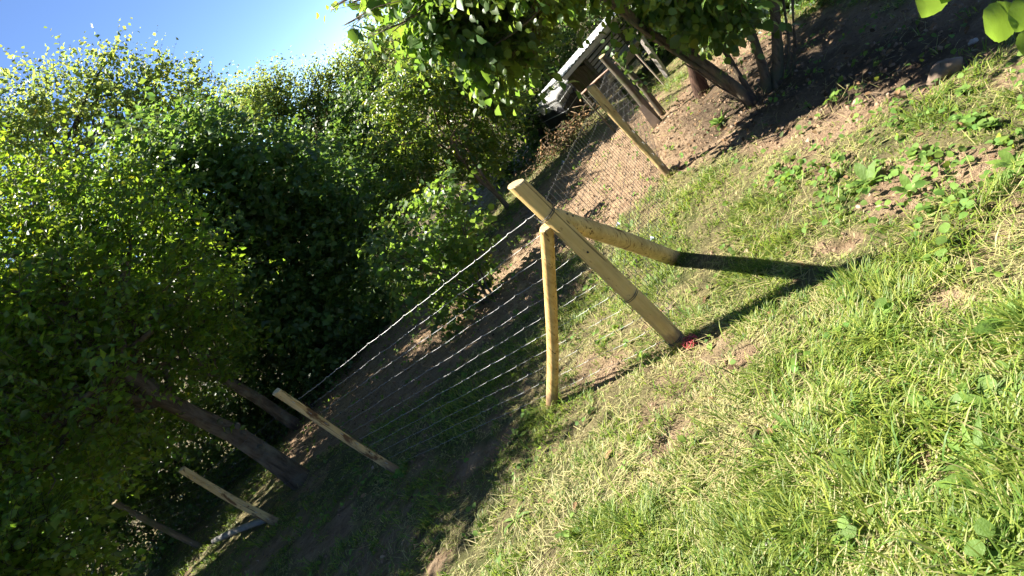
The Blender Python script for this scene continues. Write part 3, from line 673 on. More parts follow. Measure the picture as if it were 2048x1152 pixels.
# low shrubs under and around the leaning scarred tree
for lab, bp, D, lobes, ns, lm in [
    ("leafy shrub with sunlit tips in the bottom left corner", (60, 1190), 6.6, [(60, 1110, 70, 6.6), (130, 1060, 50, 6.8), (-40, 1120, 90, 6.5), (180, 1120, 45, 6.8), (20, 1180, 70, 6.5)], 900, L_APPLE),
    ("dark low shrub behind the grey weathered post", (300, 1060), 12, [(300, 1080, 70, 12), (200, 1100, 70, 11.6), (140, 1040, 80, 11.8), (390, 1040, 60, 12)], 1400, L_DARK),
    ("dark bramble bank behind the two pale shaded stakes", (420, 930), 12.0, [(330, 920, 85, 12), (430, 890, 75, 12), (240, 960, 100, 12), (520, 880, 60, 12), (460, 970, 60, 12), (120, 990, 100, 12), (380, 990, 70, 12.2)], 3000, L_DARK),
    ("dark bramble bank at the hedge foot above the top wire", (620, 800), 11.0, [(560, 800, 70, 11.6), (640, 760, 70, 11.4), (700, 700, 60, 11.6), (530, 840, 55, 11.8), (780, 660, 50, 11.8), (480, 760, 80, 12)], 2600, L_DARK),
    ("dark thicket low behind the leaning scarred trunk", (250, 860), 13.5, [(250, 850, 130, 13.5), (400, 780, 110, 13.5), (100, 880, 140, 13.5), (-60, 900, 160, 13.5), (380, 900, 80, 13.5), (100, 700, 140, 14), (0, 560, 150, 14.5), (250, 680, 130, 14)], 4500, L_DARK)]:
    b = at(bp[0], bp[1], D); b[2] = float(G(b[0], b[1])); lo = [lob(*l) for l in lobes]
    tree("low_shrub", lab, "shrub", b, [b-[0, 0, .1], (b*0.6+lo[0][0]*0.4), lo[0][0]], 0.03, 0.015, lo, int(ns*.8), 8, 0.4, 0.085, lm, BARK_DARK, 0.35, 0.4, 0.7, LEAF2, 0.25, 0.3, 0.4, group="low shrubs along the hedge foot", yellow=0.02, limb_r=0.012)
# bare hedge trunks seen in gaps
for lab, px, D, r in [("grey-brown slim trunk leaning in the hedge gap left of the wrapped tank", [(1092, 285), (1060, 258), (1030, 232)], 15.9, 0.09),
                      ("short dark trunk standing just beyond the slim forked tree", [(1020, 347), (1000, 330), (975, 312)], 15.2, 0.075),
                      ("thin pale sapling stem between two hedge trunks", [(1062, 292), (1045, 280), (1026, 266)], 15.2, 0.03),
                      ("dim grey trunk in deep shade above the nearest shaded stake", [(572, 836), (520, 800), (470, 770)], 10.9, 0.09)]:
    b = at(px[0][0], px[0][1], D); root = empty("tree_trunk", b); tag(root, lab, "tree trunk", "bare trunks in the hedge")
    pts = [at(p[0], p[1], D)-b for p in px]; pts = [pts[0]*1-(pts[1]-pts[0])*0.5]+pts; pts.append(pts[-1]+(pts[-1]-pts[-2])*1.5)
    MB().tube(pts, np.linspace(r*1.15, r*0.8, len(pts)), 9, True, 0.08).build("stem", BARK_TAN if "thin" in lab else BARK_DARK if "dim" not in lab else BARK_APPLE, root)

def put_leaves(root, me_list, pos, d, nrm, size, mat_name="leaf"):
    """single leaves as objects sharing mesh data"""
    rb = np.array(root.location); d = unit(d); s = unit(np.cross(nrm, d)); nn = np.cross(d, s)
    for i in range(len(pos)):
        o = bpy.data.objects.new(mat_name, me_list[i % len(me_list)]); COL.objects.link(o); o.parent = root
        m = np.eye(4); m[:3, 0] = d[i]*size[i]; m[:3, 1] = s[i]*size[i]; m[:3, 2] = nn[i]*size[i]; m[:3, 3] = pos[i]-rb
        o.matrix_local = Matrix(m.tolist())
def poly_mesh(name, V, F, mat, smooth=True):
    me = bpy.data.meshes.new(name); me.from_pydata([tuple(map(float, v)) for v in V], [], [tuple(int(i) for i in f) for f in F]); me.materials.append(mat)
    me.polygons.foreach_set("use_smooth", [smooth]*len(me.polygons)); me.update(); return me
def tooth_variants(mat):
    out = []
    for k, (cup, curl) in enumerate([(1.0, 0.0), (-0.6, -0.12), (1.6, -0.25)]):
        V = TOOTH_V.copy(); V[:, 2] = V[:, 2]*cup+curl*V[:, 0]**2+0.02*np.sin(V[:, 0]*9+k)*np.abs(V[:, 1])*4
        out.append(poly_mesh("leaf", V, TOOTH_F, mat))
    return out
HZ = tooth_variants(L_HAZEL1)

# leafy bush inside the pen
b = gp(978, 600)
bl = [lob(*l) for l in [(790, 520, 52, 7.5), (860, 450, 62, 7.6), (900, 400, 42, 7.8), (870, 540, 70, 7.5), (930, 480, 55, 7.7), (920, 580, 50, 7.6), (820, 590, 42, 7.4), (890, 635, 36, 7.4), (960, 540, 40, 7.7), (760, 490, 25, 7.5)]]
bush = empty("leafy_bush", b); tag(bush, "round-leaved hazel bush inside the pen behind the top wire, its stems rising from bare soil", "bush")
bb = np.array(b)
for (c, r) in bl:
    m2 = MB(); p = limb(m2, [rng.uniform(-.08, .08), rng.uniform(-.05, .05), -0.05], c-bb, 0.016, 0.006, 0.05, 8, 0.04, 6)
    for k in range(5): limb(m2, p[rng.integers(3, 8)], c-bb+unit(rng.normal(size=3))*np.mean(r)*0.9, 0.005, 0.002, 0, 5, 0.05, 4)
    m2.build("branch", BARK_HAZEL, bush)
Q, d, nr, sz = shoots(bl, 440, 7, 0.32, 0.085, 0.5, 0.35, 0.35, 0.4, 0.4)
twig_part(bush, bb, .0025, BARK_HAZEL)
cr = link("crown", leaf_mesh("crown", Q-bb, d, nr, sz, 0.86, leafcol(len(Q), 0.15, 0.25, 0.03), L_HAZEL, LEAF6), bush); tag(cr, kind="stuff")
Q, d, nr, sz = shoots(bl, 60, 5, 0.3, 0.095, 0.0, 0.35, 0.9, 0.4, 0.4)
put_leaves(bush, HZ, Q[:290], d[:290], nr[:290], sz[:290])

# hazel clump on the right with its overhanging canopy
b = gp(1512, 198); hb = np.array(b); D0 = math.hypot(b[0], b[1])
hazel = empty("hazel_tree", b); tag(hazel, "many-stemmed hazel on bare soil at the right, its canopy hanging over the view", "tree")
for px, r in [([(1494, 194), (1450, 158), (1400, 122), (1350, 95), (1290, 62), (1200, -30), (1120, -150)], 0.055),
              ([(1482, 192), (1440, 165), (1385, 128), (1330, 92), (1296, 72), (1210, 0), (1100, -90)], 0.026),
              ([(1502, 188), (1478, 150), (1455, 110), (1425, 70), (1385, 10), (1320, -120)], 0.028),
              ([(1536, 188), (1530, 150), (1518, 110), (1502, 60), (1480, 5), (1430, -140)], 0.05),
              ([(1552, 180), (1556, 120), (1552, 50), (1545, -20), (1500, -180)], 0.06),
              ([(1574, 152), (1580, 100), (1572, 40), (1562, -30), (1540, -150)], 0.016),
              ([(1583, 150), (1592, 100), (1585, 30), (1582, -60)], 0.013), ([(1560, 165), (1566, 110), (1560, 60), (1556, -40)], 0.012), ([(1588, 140), (1588, 80), (1586, 10), (1590, -60)], 0.012),
              ([(1484, 200), (1440, 175), (1405, 150), (1370, 128)], 0.012)]:
    dd = rng.uniform(-0.25, 0.25); n = len(px)
    pts = [at(p[0], p[1], D0+dd*i/n-(0.9*max(0, i-3)/n))-hb for i, p in enumerate(px)]
    pts = [np.array([pts[0][0], pts[0][1], pts[0][2]-0.2])]+pts
    pts = np.array(pts); t = np.linspace(0, len(pts)-1, len(pts)*3); pts = np.stack([np.interp(t, np.arange(len(pts)), pts[:, k]) for k in range(3)], 1)
    pts[1:-1] = (pts[:-2]+2*pts[1:-1]+pts[2:])/4
    MB().tube(pts, np.linspace(r*1.15, r*0.55, len(pts)), 9, True, 0.06).build("stem", BARK_HAZEL, hazel)
fringe = [(765, -8, 20, 6.2), (815, 30, 30, 6.2), (1250, -20, 26, 6.6), (1320, 15, 28, 6.5), (1390, 25, 30, 6.4), (1455, 35, 26, 6.4), (705, 5, 14, 6.2), (735, 75, 10, 6.2), (690, 50, 12, 6.2), (665, 15, 8, 6.2), (1060, 130, 14, 6.3), (790, 60, 8, 6.2), (860, 45, 44, 6.3), (915, 70, 36, 6.3), (975, 95, 42, 6.3), (1030, 80, 32, 6.4), (1000, 20, 50, 6.7), (1080, 0, 40, 6.8), (1140, -40, 30, 6.9), (900, 0, 50, 6.3), (950, 130, 16, 6.2), (1000, 145, 12, 6.2), (840, 85, 14, 6.2)]
high = [(850, -120, 60, 5.8), (960, -150, 100, 5.6), (1130, -170, 110, 5.3), (1290, -150, 100, 5.4), (1440, -150, 90, 5.6), (900, -240, 110, 5.2), (1080, -250, 140, 5.0), (1280, -260, 140, 5.0), (1400, -30, 30, 6.2), (1470, -10, 26, 6.3), (1000, -60, 70, 6.3), (1120, -100, 80, 6.5)]
hl = [lob(*l) for l in fringe+high]
hl += [(hb+np.array(o), np.array(r)) for o, r in [((-0.7, 0.4, 3.5), (.9, .9, .5)), ((-1.35, .2, 3.35), (.5, .5, .4)), ((-.6, 1.6, 3.4), (1.2, 1.2, .7)), ((.4, -.2, 3.5), (1.1, 1.1, .7))]]
for (c, r) in hl:
    m2 = MB(); s0 = np.array([rng.uniform(-.6, .3), rng.uniform(-.8, 0.2), rng.uniform(1.8, 2.8)])
    p = limb(m2, s0, c-hb, 0.016, 0.005, 0.05, 8, 0.04, 6)
    for k in range(5): limb(m2, p[rng.integers(3, 8)], c-hb+unit(rng.normal(size=3)*[1, 1, .6])*np.mean(r)*0.85, 0.005, 0.002, 0, 5, 0.05, 4)
    m2.build("branch", BARK_HAZEL, hazel)
Q, d, nr, sz = shoots([lob(*l) for l in fringe], 620, 6, 0.34, 0.13, 0.4, 0.3, 0.15, -0.1, 0.75)
twig_part(hazel, hb, .003, BARK_HAZEL)
Q2, d2, nr2, s2 = shoots(hl[len(fringe):], 4200, 7, 0.4, 0.12, 0.3, 0.5, 0.1, 0.1, 0.5)
for t in range(1):
    Q = np.concatenate([Q, Q2]); d = np.concatenate([d, d2]); nr = np.concatenate([nr, nr2]); sz = np.concatenate([sz, s2])
cr = link("crown", leaf_mesh("crown", Q-hb, d, nr, sz, 0.74, leafcol(len(Q), 0.15, 0.25, 0.01), L_HAZEL, LEAF6), hazel); tag(cr, kind="stuff")
Q, d, nr, sz = shoots([lob(*l) for l in fringe], 100, 4, 0.3, 0.14, 0.0, 0.3, 0.7, -0.1, 0.9)
x, y, z = proj(Q); k = np.where((x > 0) & (y > -20))[0][:270]
put_leaves(hazel, HZ, Q[k], d[k], nr[k], sz[k])
near_px = [(1872, -12, 1.9, 75), (1905, -30, 1.9, 50), (2015, 62, 1.7, 70), (2046, 30, 1.7, 56), (2046, 92, 1.75, 46), (2090, 60, 1.7, 70), (1930, -50, 1.9, 60)]
Qn = np.array([at(p[0], p[1], p[2]) for p in near_px]); sn = np.array([p[3]*np.linalg.norm(q-CAM)/F_PX for p, q in zip(near_px, Qn)])
lv = unit(R@np.array([-0.45, 0.85, 0.1])); 
m2 = MB(); a0 = at(2200, -160, 1.9)-hb; limb(m2, a0, at(2030, 20, 1.75)-hb, 0.007, 0.003, 0, 6, 0.02, 6); limb(m2, a0, at(1885, -30, 1.9)-hb, 0.006, 0.003, 0, 6, 0.02, 6); limb(m2, np.array([-.3, -.6, 2.4]), a0, 0.02, 0.007, 0.1, 9, 0.03, 6); m2.build("branch", BARK_HAZEL, hazel)
put_leaves(hazel, HZ, Qn-(lv*0.5)[None]*sn[:, None], np.tile(lv, (len(Qn), 1))+rng.normal(size=(len(Qn), 3))*0.3, rng.normal(size=(len(Qn), 3))*0.15+unit(Qn-CAM)*.8+np.array(sdir)*.5, sn)

# red-barked trunk behind the hazel
b = gp(1398, 190); root = empty("tree_trunk", b); tag(root, "thick flaky red-brown trunk just behind the hazel stems", "tree trunk", "bare trunks in the hedge")
D1 = math.hypot(b[0], b[1]); pts = [at(p[0], p[1], D1)-b for p in [(1412, 206), (1405, 188), (1395, 158), (1386, 120), (1370, 60), (1330, -80)]]
MB().tube(pts, [0.13, 0.105, 0.095, 0.085, 0.07, 0.05], 14, True, 0.08).build("stem", BARK_RED, root)

# ------------------------------------------------------------------ shed, tank, old pen
sbp = gp(1238, 203); D0 = math.hypot(sbp[0], sbp[1])
rl = at(1113, 160, D0); rr_ = ray(1218, 38); rr_ = CAM+rr_*((rl[2]-CAM[2])/rr_[2])
ex = unit(np.array([rr_[0]-rl[0], rr_[1]-rl[1], 0])); ey = np.array([-ex[1], ex[0], 0]); yaw = math.atan2(ex[1], ex[0])
shed = empty("slatted_shed", sbp, yaw); tag(shed, "small weathered slatted shed with pale corrugated roof beyond the pen", "shed")
WH = ztop(sbp, 1160, 114)-sbp[2]; WW, WD = 2.1, 1.3
rm = MB(); nc = 150; xs = np.linspace(-0.62, WW+0.25, nc); V = []
for yy, zz in ((-0.2, WH+0.07), (0.6, WH-0.06), (WD+0.25, WH-0.24)):
    for i, x_ in enumerate(xs): V.append((x_, yy, zz+0.009*math.sin(i*math.pi/2.5)))
n0 = len(V); V += [(x_, y_, z_-0.012) for x_, y_, z_ in V]
Fr = []
for a in range(2):
    for i in range(nc-1):
        q = a*nc+i; Fr += [(q, q+1, q+nc+1, q+nc), (n0+q, n0+q+nc, n0+q+nc+1, n0+q+1)]
for i in range(nc-1): Fr += [(i, n0+i, n0+i+1, i+1), (2*nc+i, 2*nc+i+1, n0+2*nc+i+1, n0+2*nc+i)]
rm.add(V, Fr).build("roof_sheet", ROOF, shed, smooth=False)
MB().box((WW/2-0.18, -0.17, WH-0.005), (WW+0.8, 0.03, 0.08)).build("fascia_board", WOOD_PALE, shed, smooth=False)
for x_ in (0.035, 0.9, WW-0.035):
    MB().box((x_, 0.035, WH/2-0.04), (0.07, 0.07, WH)).build("corner_post", WOOD_OLD, shed, smooth=False)
    MB().box((x_, WD-0.035, WH/2-0.14), (0.07, 0.07, WH-0.2)).build("corner_post", WOOD_OLD, shed, smooth=False)
z_ = 0.62; k = 0
while z_ < WH-0.06:
    for xa, xb in ((0.075, 0.862), (0.938, WW-0.075)):
        MB().box(((xa+xb)/2, 0.03, z_), (xb-xa, 0.022, 0.054+0.008*rng.random()), None).build("slat", WOOD_GREY, shed, smooth=False)
    z_ += 0.088; k += 1
for i in range(9):
    MB().box((0.1+i*(WW-0.2)/8, WD-0.012, WH/2-0.08), ((WW-0.25)/8, 0.02, WH-0.5)).build("back_board", WOOD_OLD, shed, smooth=False)
for i in range(6):
    for x_ in (0.01, WW-0.01):
        MB().box((x_, 0.18+i*(WD-0.3)/5, WH/2+0.02), (0.02, (WD-0.3)/5-0.01, WH-0.45)).build("side_board", WOOD_OLD, shed, smooth=False)
MB().box((WW/2, WD/2, 0.30), (WW-0.1, WD-0.1, 0.04)).build("floor_board", WOOD_OLD, shed, smooth=False)
ca, sa = math.cos(0.75), math.sin(0.75)
for i in range(2):
    MB().box((0.55+i*1.0, -0.09, 0.47), (0.96, 0.02, 0.30), [[1, 0, 0], [0, ca, -sa], [0, sa, ca]]).build("sloped_panel", WOOD_PALE, shed, smooth=False)  # pale bottom panel, tilted outward so that it catches the sun
MB().box((WW/2, 0.01, 0.56), (WW-0.1, 0.03, 0.08)).build("rail_board", WOOD_GREY, shed, smooth=False)
# second grey structure edge and rod to the right
for lab, px, Dd, r, mt in [("grey square plank post leaning at the dark end of the shed", [(1328, 142), (1272, 62)], 11.2, 0.05, WOOD_GREY), ("thin pale rod standing between old gatepost and shed end", [(1324, 165), (1258, 92)], 10.6, 0.013, WOOD_PALE)]:
    b = at(px[0][0], px[0][1], Dd); root = empty("old_post", b); tag(root, lab, "post", "old posts around the pen gate"); t = at(px[1][0], px[1][1], Dd)-b
    MB().tube([-t*0.3, t*0.3, t*0.65, t], r, 4 if r > .03 else 8, True, 0.04).build("shaft", mt, root, smooth=False)

b = gp(1158, 246); D0 = math.hypot(b[0], b[1])
tank = empty("wrapped_tank", b, yaw+0.35); tag(tank, "caged liquid tank wrapped in black plastic with pale rounded top beside the shed", "tank")
TH = ztop(b, 1117, 196)-b[2]; TW, TD = 0.95, 0.9
def rbox(w, dpt, h, r, n=5, z0=0.0):
    V = []; rings = [(z0, 0)]+[(z0+h-r+r*math.sin(a), r-r*math.cos(a)) for a in np.linspace(0, math.pi/2, n)]
    for zz, ins in rings:
        for cx_, cy_, a0 in ((w/2, dpt/2, 0), (-w/2, dpt/2, .5), (-w/2, -dpt/2, 1), (w/2, -dpt/2, 1.5)):
            for q in range(4):
                a = (a0+q/6)*math.pi; rr2 = max(0.01, r-ins*0.8)
                V.append((cx_-math.copysign(r, cx_)+rr2*math.cos(a)-math.copysign(max(0, ins*0.2), cx_), cy_-math.copysign(r, cy_)+rr2*math.sin(a)-math.copysign(max(0, ins*.2), cy_), zz))
    k = 16; m = len(rings); Fb = [(i*k+j, i*k+(j+1) % k, (i+1)*k+(j+1) % k, (i+1)*k+j) for i in range(m-1) for j in range(k)]+[tuple((m-1)*k+j for j in range(k))]
    return V, Fb
V, Fb = rbox(TW-.06, TD-.06, TH, 0.1, 5, 0.05); MB().add([(x_+TW/2, y_+TD/2, z_) for x_, y_, z_ in V], Fb).build("bottle", WHITEPL, tank)
g = 14; V = []; Fb = []
per = [(i/g*TW, 0) for i in range(g)]+[(TW, i/g*TD) for i in range(g)]+[(TW-i/g*TW, TD) for i in range(g)]+[(0, TD-i/g*TD) for i in range(g)]
for r_ in range(8):
    for (x_, y_) in per:
        jag = (0.03+0.10*rng.random()) if r_ == 7 else 0
        V.append((x_+rng.normal()*0.012, y_+rng.normal()*0.012, 0.03+(TH*0.80)*r_/7-jag))
k = len(per); Fb = [(i*k+j, i*k+(j+1) % k, (i+1)*k+(j+1) % k, (i+1)*k+j) for i in range(7) for j in range(k)]
MB().add(V, Fb).build("black_wrap", BLACKPL, tank)
for i in range(7):
    x_ = 0.02+i*(TW-0.04)/6
    MB().tube([(x_, -0.03, 0.0), (x_, -0.03, TH-0.03), (x_, 0.04, TH+0.012), (x_, TD-0.04, TH+0.012), (x_, TD+0.03, TH-0.03), (x_, TD+.03, 0)], 0.009, 6).build("cage_bar", WIRE_DARK, tank)
for zz in (0.15, 0.4, 0.65):
    if zz < TH: MB().tube([(-0.03, -0.042, zz), (TW+0.03, -0.042, zz), (TW+.03, TD+.04, zz), (-.03, TD+.04, zz), (-.03, -.042, zz)], 0.009, 6).build("cage_hoop", WIRE, tank)

# old gate posts and pen panel
for lab, bp, tp_, r in [("thick mossy old gatepost with a pale wedge at its foot", (1316, 243), (1222, 95), 0.058), ("second old gatepost wound with ivy close behind the mossy one", (1326, 226), (1246, 98), 0.045)]:
    b = gp(*bp); t = np.array([b[0], b[1], ztop(b, *tp_)])
    rt = round_post("old_post", lab, b, t, r, r*0.9, WOOD_OLD, "old posts around the pen gate", "post", 12, 0, 0.015, 0.1, lump=0.09)[0]
    if "wedge" in lab:
        h0 = 0.36; V = [(-0.16, -0.10, 0.0), (-0.02, -0.13, 0), (-0.03, -0.07, h0), (-0.10, -0.06, h0), (-0.13, -0.05, 0), (-0.0, -0.08, 0)]
        MB().add(V, [(0, 1, 2, 3), (4, 3, 2, 5), (0, 3, 4), (1, 5, 2), (0, 4, 5, 1)]).build("wedge", WOOD_PALE, rt, smooth=False)
    else:
        Qi = np.array([[rng.normal()*.06, -0.07+rng.normal()*.02, 0.9+rng.normal()*0.22] for _ in range(40)])
        cr = link("ivy", leaf_mesh("ivy", Qi, rng.normal(size=(40, 3)), rng.normal(size=(40, 3))*.5+[0, -1, .5], np.full(40, .08), .9, leafcol(40), L_DARK, LEAF6), rt)
pa = gp(1222, 268); D0 = math.hypot(pa[0], pa[1])
panel = empty("pen_panel", pa); tag(panel, "thin rail and rod panel of the old pen behind the bowed stake", "fence panel")
ra = at(1158, 193, D0)-pa; rb2 = at(1237, 121, D0-0.6)-pa
MB().tube([ra, ra*.5+rb2*.5+[0, 0, .01], rb2], 0.016, 8).build("rail", RUST, panel)
for f in (0.06, 0.22, 0.8):
    p = ra+(rb2-ra)*f; q = p.copy(); q[2] = float(G(p[0]+pa[0], p[1]+pa[1]))-pa[2]-0.05
    MB().tube([q, (p+q)/2, p], 0.013, 6, True, 0.05).build("rod", WOOD_OLD, panel)
for i in range(8):
    zo = -0.12-0.12*i; MB().tube([ra+[0, 0, zo], rb2+[0, 0, zo]], 0.003, 4).build("wire", WIRE_DARK, panel)
for i in range(14):
    p = ra+(rb2-ra)*(i+.5)/14; MB().tube([p, p-[0, 0, 1.05]], 0.002, 4).build("wire", WIRE_DARK, panel)

# ------------------------------------------------------------------ small things on the ground
def lump(name, label, cat, px, r, mat, squash=0.7, group=None, seed=0):
    b = gp(*px); root_v = []; rr = np.random.default_rng(seed)
    n1, n2 = 9, 12; V = []
    for i in range(n1):
        th = math.pi*i/(n1-1)
        for j in range(n2):
            ph = 2*math.pi*j/n2; k = 1+0.22*math.sin(2*ph+seed)*math.sin(th)+0.16*math.sin(3*th+ph*2+seed)+0.08*rr.normal()*math.sin(th)
            V.append((r[0]*k*math.sin(th)*math.cos(ph), r[1]*k*math.sin(th)*math.sin(ph), r[2]*k*math.cos(th)+r[2]*squash))
    Fb = [(i*n2+j, (i+1)*n2+j, (i+1)*n2+(j+1) % n2, i*n2+(j+1) % n2) for i in range(n1-1) for j in range(n2)]
    o = MB().add(V, Fb).build(name, mat, None, b); tag(o, label, cat, group); return o
lump("stone", "pale stone lying in grass near the bottom edge", "stone", (1545, 1092), (0.038, 0.03, 0.022), STONE, 0.6, "loose stones", 1)
lump("stone", "flat brown stone in grass between the strainer post and the rough brace", "stone", (1338, 622), (0.06, 0.04, 0.010), STONE_BR, 0.3, "loose stones", 2)
lump("stone", "big brown boulder lump at the edge of the dark shade, top right", "stone", (1893, 150), (0.10, 0.075, 0.06), STONE_BR, 0.6, "loose stones", 3)
lump("stone", "small whitish stone on the dark ground under the hanging leaves", "stone", (1948, 88), (0.03, 0.022, 0.016), STONE, 0.6, "loose stones", 4)
lump("stone", "reddish clod beside the boulder lump in the shade", "stone", (1545, 1140), (0.02, 0.02, 0.012), STONE_BR, 0.6, "loose stones", 5)["label"] = "small brown clod in grass just below the pale stone"
lump("soil_heap", "fresh soil heap thrown up at the foot of the bowed stake", "soil heap", (1352, 338), (0.10, 0.06, 0.035), SOILM, 0.5, None, 6)
# red twine tangle
b = gp(1388, 690); t = np.linspace(0, 42, 420); pts = np.stack([0.05*np.sin(t*1.1)*np.cos(t*.37), 0.04*np.cos(t*1.3)*np.sin(t*.23+1), 0.03+0.018*np.sin(t*2.3)], 1)
o = MB().tube(pts, 0.0032, 5).build("twine_tangle", REDTW, None, b); tag(o, "tangle of red twine at the foot of the strainer post", "twine")
# pale blue plastic scraps
for lab, px, s in [("pale blue plastic scrap on the soil bank left of the bowed stake", (1130, 328), 0.07), ("pale blue plastic scrap at the grass edge above the rough brace", (1240, 452), 0.045), ("pale blue plastic scrap beside the middle of the rough brace", (1308, 481), 0.04)]:
    b = gp(*px); V = []; n = 7
    for i in range(n):
        for j in range(4): V.append((s*(i/(n-1)-.5)*0.9+rng.normal()*.1*s, s*(j/3-.5)*.6+rng.normal()*.1*s, s*(0.35+0.5*math.sin(i*1.1)*math.cos(j))+s*.3))
    Fb = [(i*4+j, i*4+j+1, (i+1)*4+j+1, (i+1)*4+j) for i in range(n-1) for j in range(3)]
    o = MB().add(V, Fb).build("plastic_scrap", BLUEPL, None, b); tag(o, lab, "plastic scrap", "scraps of pale plastic")
    sm = o.modifiers.new("thick", 'SOLIDIFY'); sm.thickness = 0.002
# corrugated pipe
a = gp(433, 1085); c = gp(537, 1042); Lp = np.linalg.norm(c-a); n = 120; t = np.linspace(0, 1, n)
pts = [(c-a)*k+[0, 0, 0.035+0.02*math.sin(k*3)] for k in t]
o = MB().tube(pts, 0.034+0.006*np.sign(np.sin(t*math.pi*2*28)), 12).build("drain_pipe", PIPE, None, a); tag(o, "ribbed grey drain pipe lying in shade between two stakes", "pipe")
# brush heap
b = gp(1132, 292); heap = empty("brush_heap", b); tag(heap, "tangled heap of dry brown brush left of the pen", "brush heap")
m2 = MB()
for i in range(150):
    p = np.array([rng.normal()*.45, rng.normal()*.3, abs(rng.normal())*.1+.03]); q = unit(rng.normal(size=3)*[1, 1, .45])*rng.uniform(.15, .45)
    m2.tube([p-q/2, p+[0, 0, .03], p+q/2], [0.007, 0.006, 0.003], 4)
o = m2.build("twigs", BARK_TAN, heap); tag(o, kind="stuff")
n = 900; Qh = np.stack([rng.normal(size=n)*.5, rng.normal(size=n)*.34, np.abs(rng.normal(size=n))*.14], 1)
cd = np.array([[.25, .15, .07]])*rng.uniform(.5, 1.5, (n, 1)); cd[rng.random(n) < .35] = (.10, .13, .04)
o = link("dead_leaves", leaf_mesh("dead_leaves", Qh, rng.normal(size=(n, 3)), rng.normal(size=(n, 3))+[0, 0, 1], rng.uniform(.04, .09, n), .6, cd, L_LITTER), heap); tag(o, kind="stuff")

# ------------------------------------------------------------------ soil clods, litter
def scatter(n, lo, hi, m=200):
    x = rng.uniform(lo[0], hi[0], n); y = rng.uniform(lo[1], hi[1], n); z = G(x, y); P = np.stack([x, y, z], 1)
    return P[inview(P, m)]
P = scatter(90000, (-6, 1.5), (7, 13)); s = soilmask(P[:, 0], P[:, 1]); dist = np.linalg.norm(P-CAM, axis=1)
P = P[(rng.random(len(P)) < s*np.clip(4.5/dist, 0.25, 1))]; n = len(P)
OC = np.array([[1, 0, 0], [-1, 0, 0], [0, 1, 0], [0, -1, 0], [0, 0, 1], [0, 0, -1], [.6, .6, .5], [-.6, .55, .5], [-.5, -.6, .55], [.55, -.6, .5]], float)
OF = np.array([[0, 6, 4], [0, 2, 6], [2, 7, 6], [6, 7, 4], [2, 1, 7], [7, 1, 4], [1, 8, 4], [1, 3, 8], [3, 9, 8], [8, 9, 4], [3, 0, 9], [9, 0, 4]])
sz = (0.002+0.012*rng.random(n)**5.0)*rng.uniform(.7, 1.5, n)*np.clip(np.linalg.norm(P-CAM, axis=1)/4.5, .6, 1.25)
V = P[:, None, :]+(OC[None]+rng.normal(size=(n, 10, 3))*.22)*sz[:, None, None]*rng.uniform(.6, 1.3, (n, 1, 3))
o = link("soil_clods", np_mesh("soil_clods", V.reshape(-1, 3), (OF[None]+(np.arange(n)*10)[:, None, None]).reshape(-1, 3), SOILM)); tag(o, "crumbled clods of dug brown soil", "soil", kind="stuff")
P = scatter(16000, (-6, 1.5), (7, 12)); lm = np.maximum(sstep(-.2, .3, pdist(UNDER, P[:, 0], P[:, 1])), 0.25*sstep(-.2, .3, pdist(SHADE, P[:, 0], P[:, 1]))); lm = np.maximum(lm, 0.10)
P = P[rng.random(len(P)) < lm*0.55]; n = len(P); P[:, 2] += rng.uniform(.003, .02, n)
cl = np.array([[.20, .12, .06]])*rng.uniform(.3, 1.5, (n, 1)); cl[rng.random(n) < .12] = (.36, .27, .19); cl[rng.random(n) < .12] = (.10, .13, .05)
o = link("leaf_litter", leaf_mesh("leaf_litter", P, rng.normal(size=(n, 3))*[1, 1, .25], rng.normal(size=(n, 3))*.4+[0, 0, 1], rng.uniform(.02, .065, n), .55, cl, L_LITTER, LEAF6)); tag(o, "dead leaves strewn on the soil", "leaf litter", kind="stuff")

P = scatter(9000, (-6, 1.5), (7, 13)); s = soilmask(P[:, 0], P[:, 1]); P = P[rng.random(len(P)) < .25*s+.01]; n = len(P)
a_ = rng.uniform(0, 6.28, n); u_ = np.stack([np.cos(a_), np.sin(a_), rng.normal(size=n)*.15], 1)*rng.uniform(.03, .16, (n, 1)); P[:, 2] += .012
TWIGS[0] = (P, P+u_*.5+[0, 0, .008], P+u_); tr = empty("fallen_twigs", (0, 0, 0)); twig_part(tr, np.zeros(3), .0035, BARK_TAN)
o = tr.children[0]; o.parent = None; bpy.data.objects.remove(tr); o.name = "fallen_twigs"; tag(o, "broken twigs and root bits strewn over the soil", "twigs", kind="stuff")
# ------------------------------------------------------------------ grass
def blades(name, label, P, L, W, ang, th, curl, col, kind="stuff"):
    n = len(P); a = np.stack([np.cos(ang), np.sin(ang), np.zeros(n)], 1); s = np.stack([-np.sin(ang), np.cos(ang), np.zeros(n)], 1); u = np.array([0, 0, 1.0])
    def seg(t): return np.cos(t)[:, None]*u+np.sin(t)[:, None]*a
    m1 = P+L[:, None]*0.38*seg(th); m2 = m1+L[:, None]*0.34*seg(th+curl); m3 = m2+L[:, None]*0.3*seg(th+curl*2.1)
    w = W[:, None]*s*.5
    V = np.stack([P-w*.8, P+w*.8, m1-w, m1+w, m2-w*.8, m2+w*.8, m3], 1)
    Fb = np.array([[0, 1, 3], [0, 3, 2], [2, 3, 5], [2, 5, 4], [4, 5, 6]])
    me = np_mesh(name, V.reshape(-1, 3), (Fb[None]+(np.arange(n)*7)[:, None, None]).reshape(-1, 3), L_GRASS, np.repeat(col, 7, 0))
    o = link(name, me); tag(o, label, "grass", kind=kind); return o
GREEN = np.array([.085, .175, .026]); LIME = np.array([.285, .325, .055]); STRAW = np.array([.46, .385, .19]); PALE = np.array([.34, .345, .13])
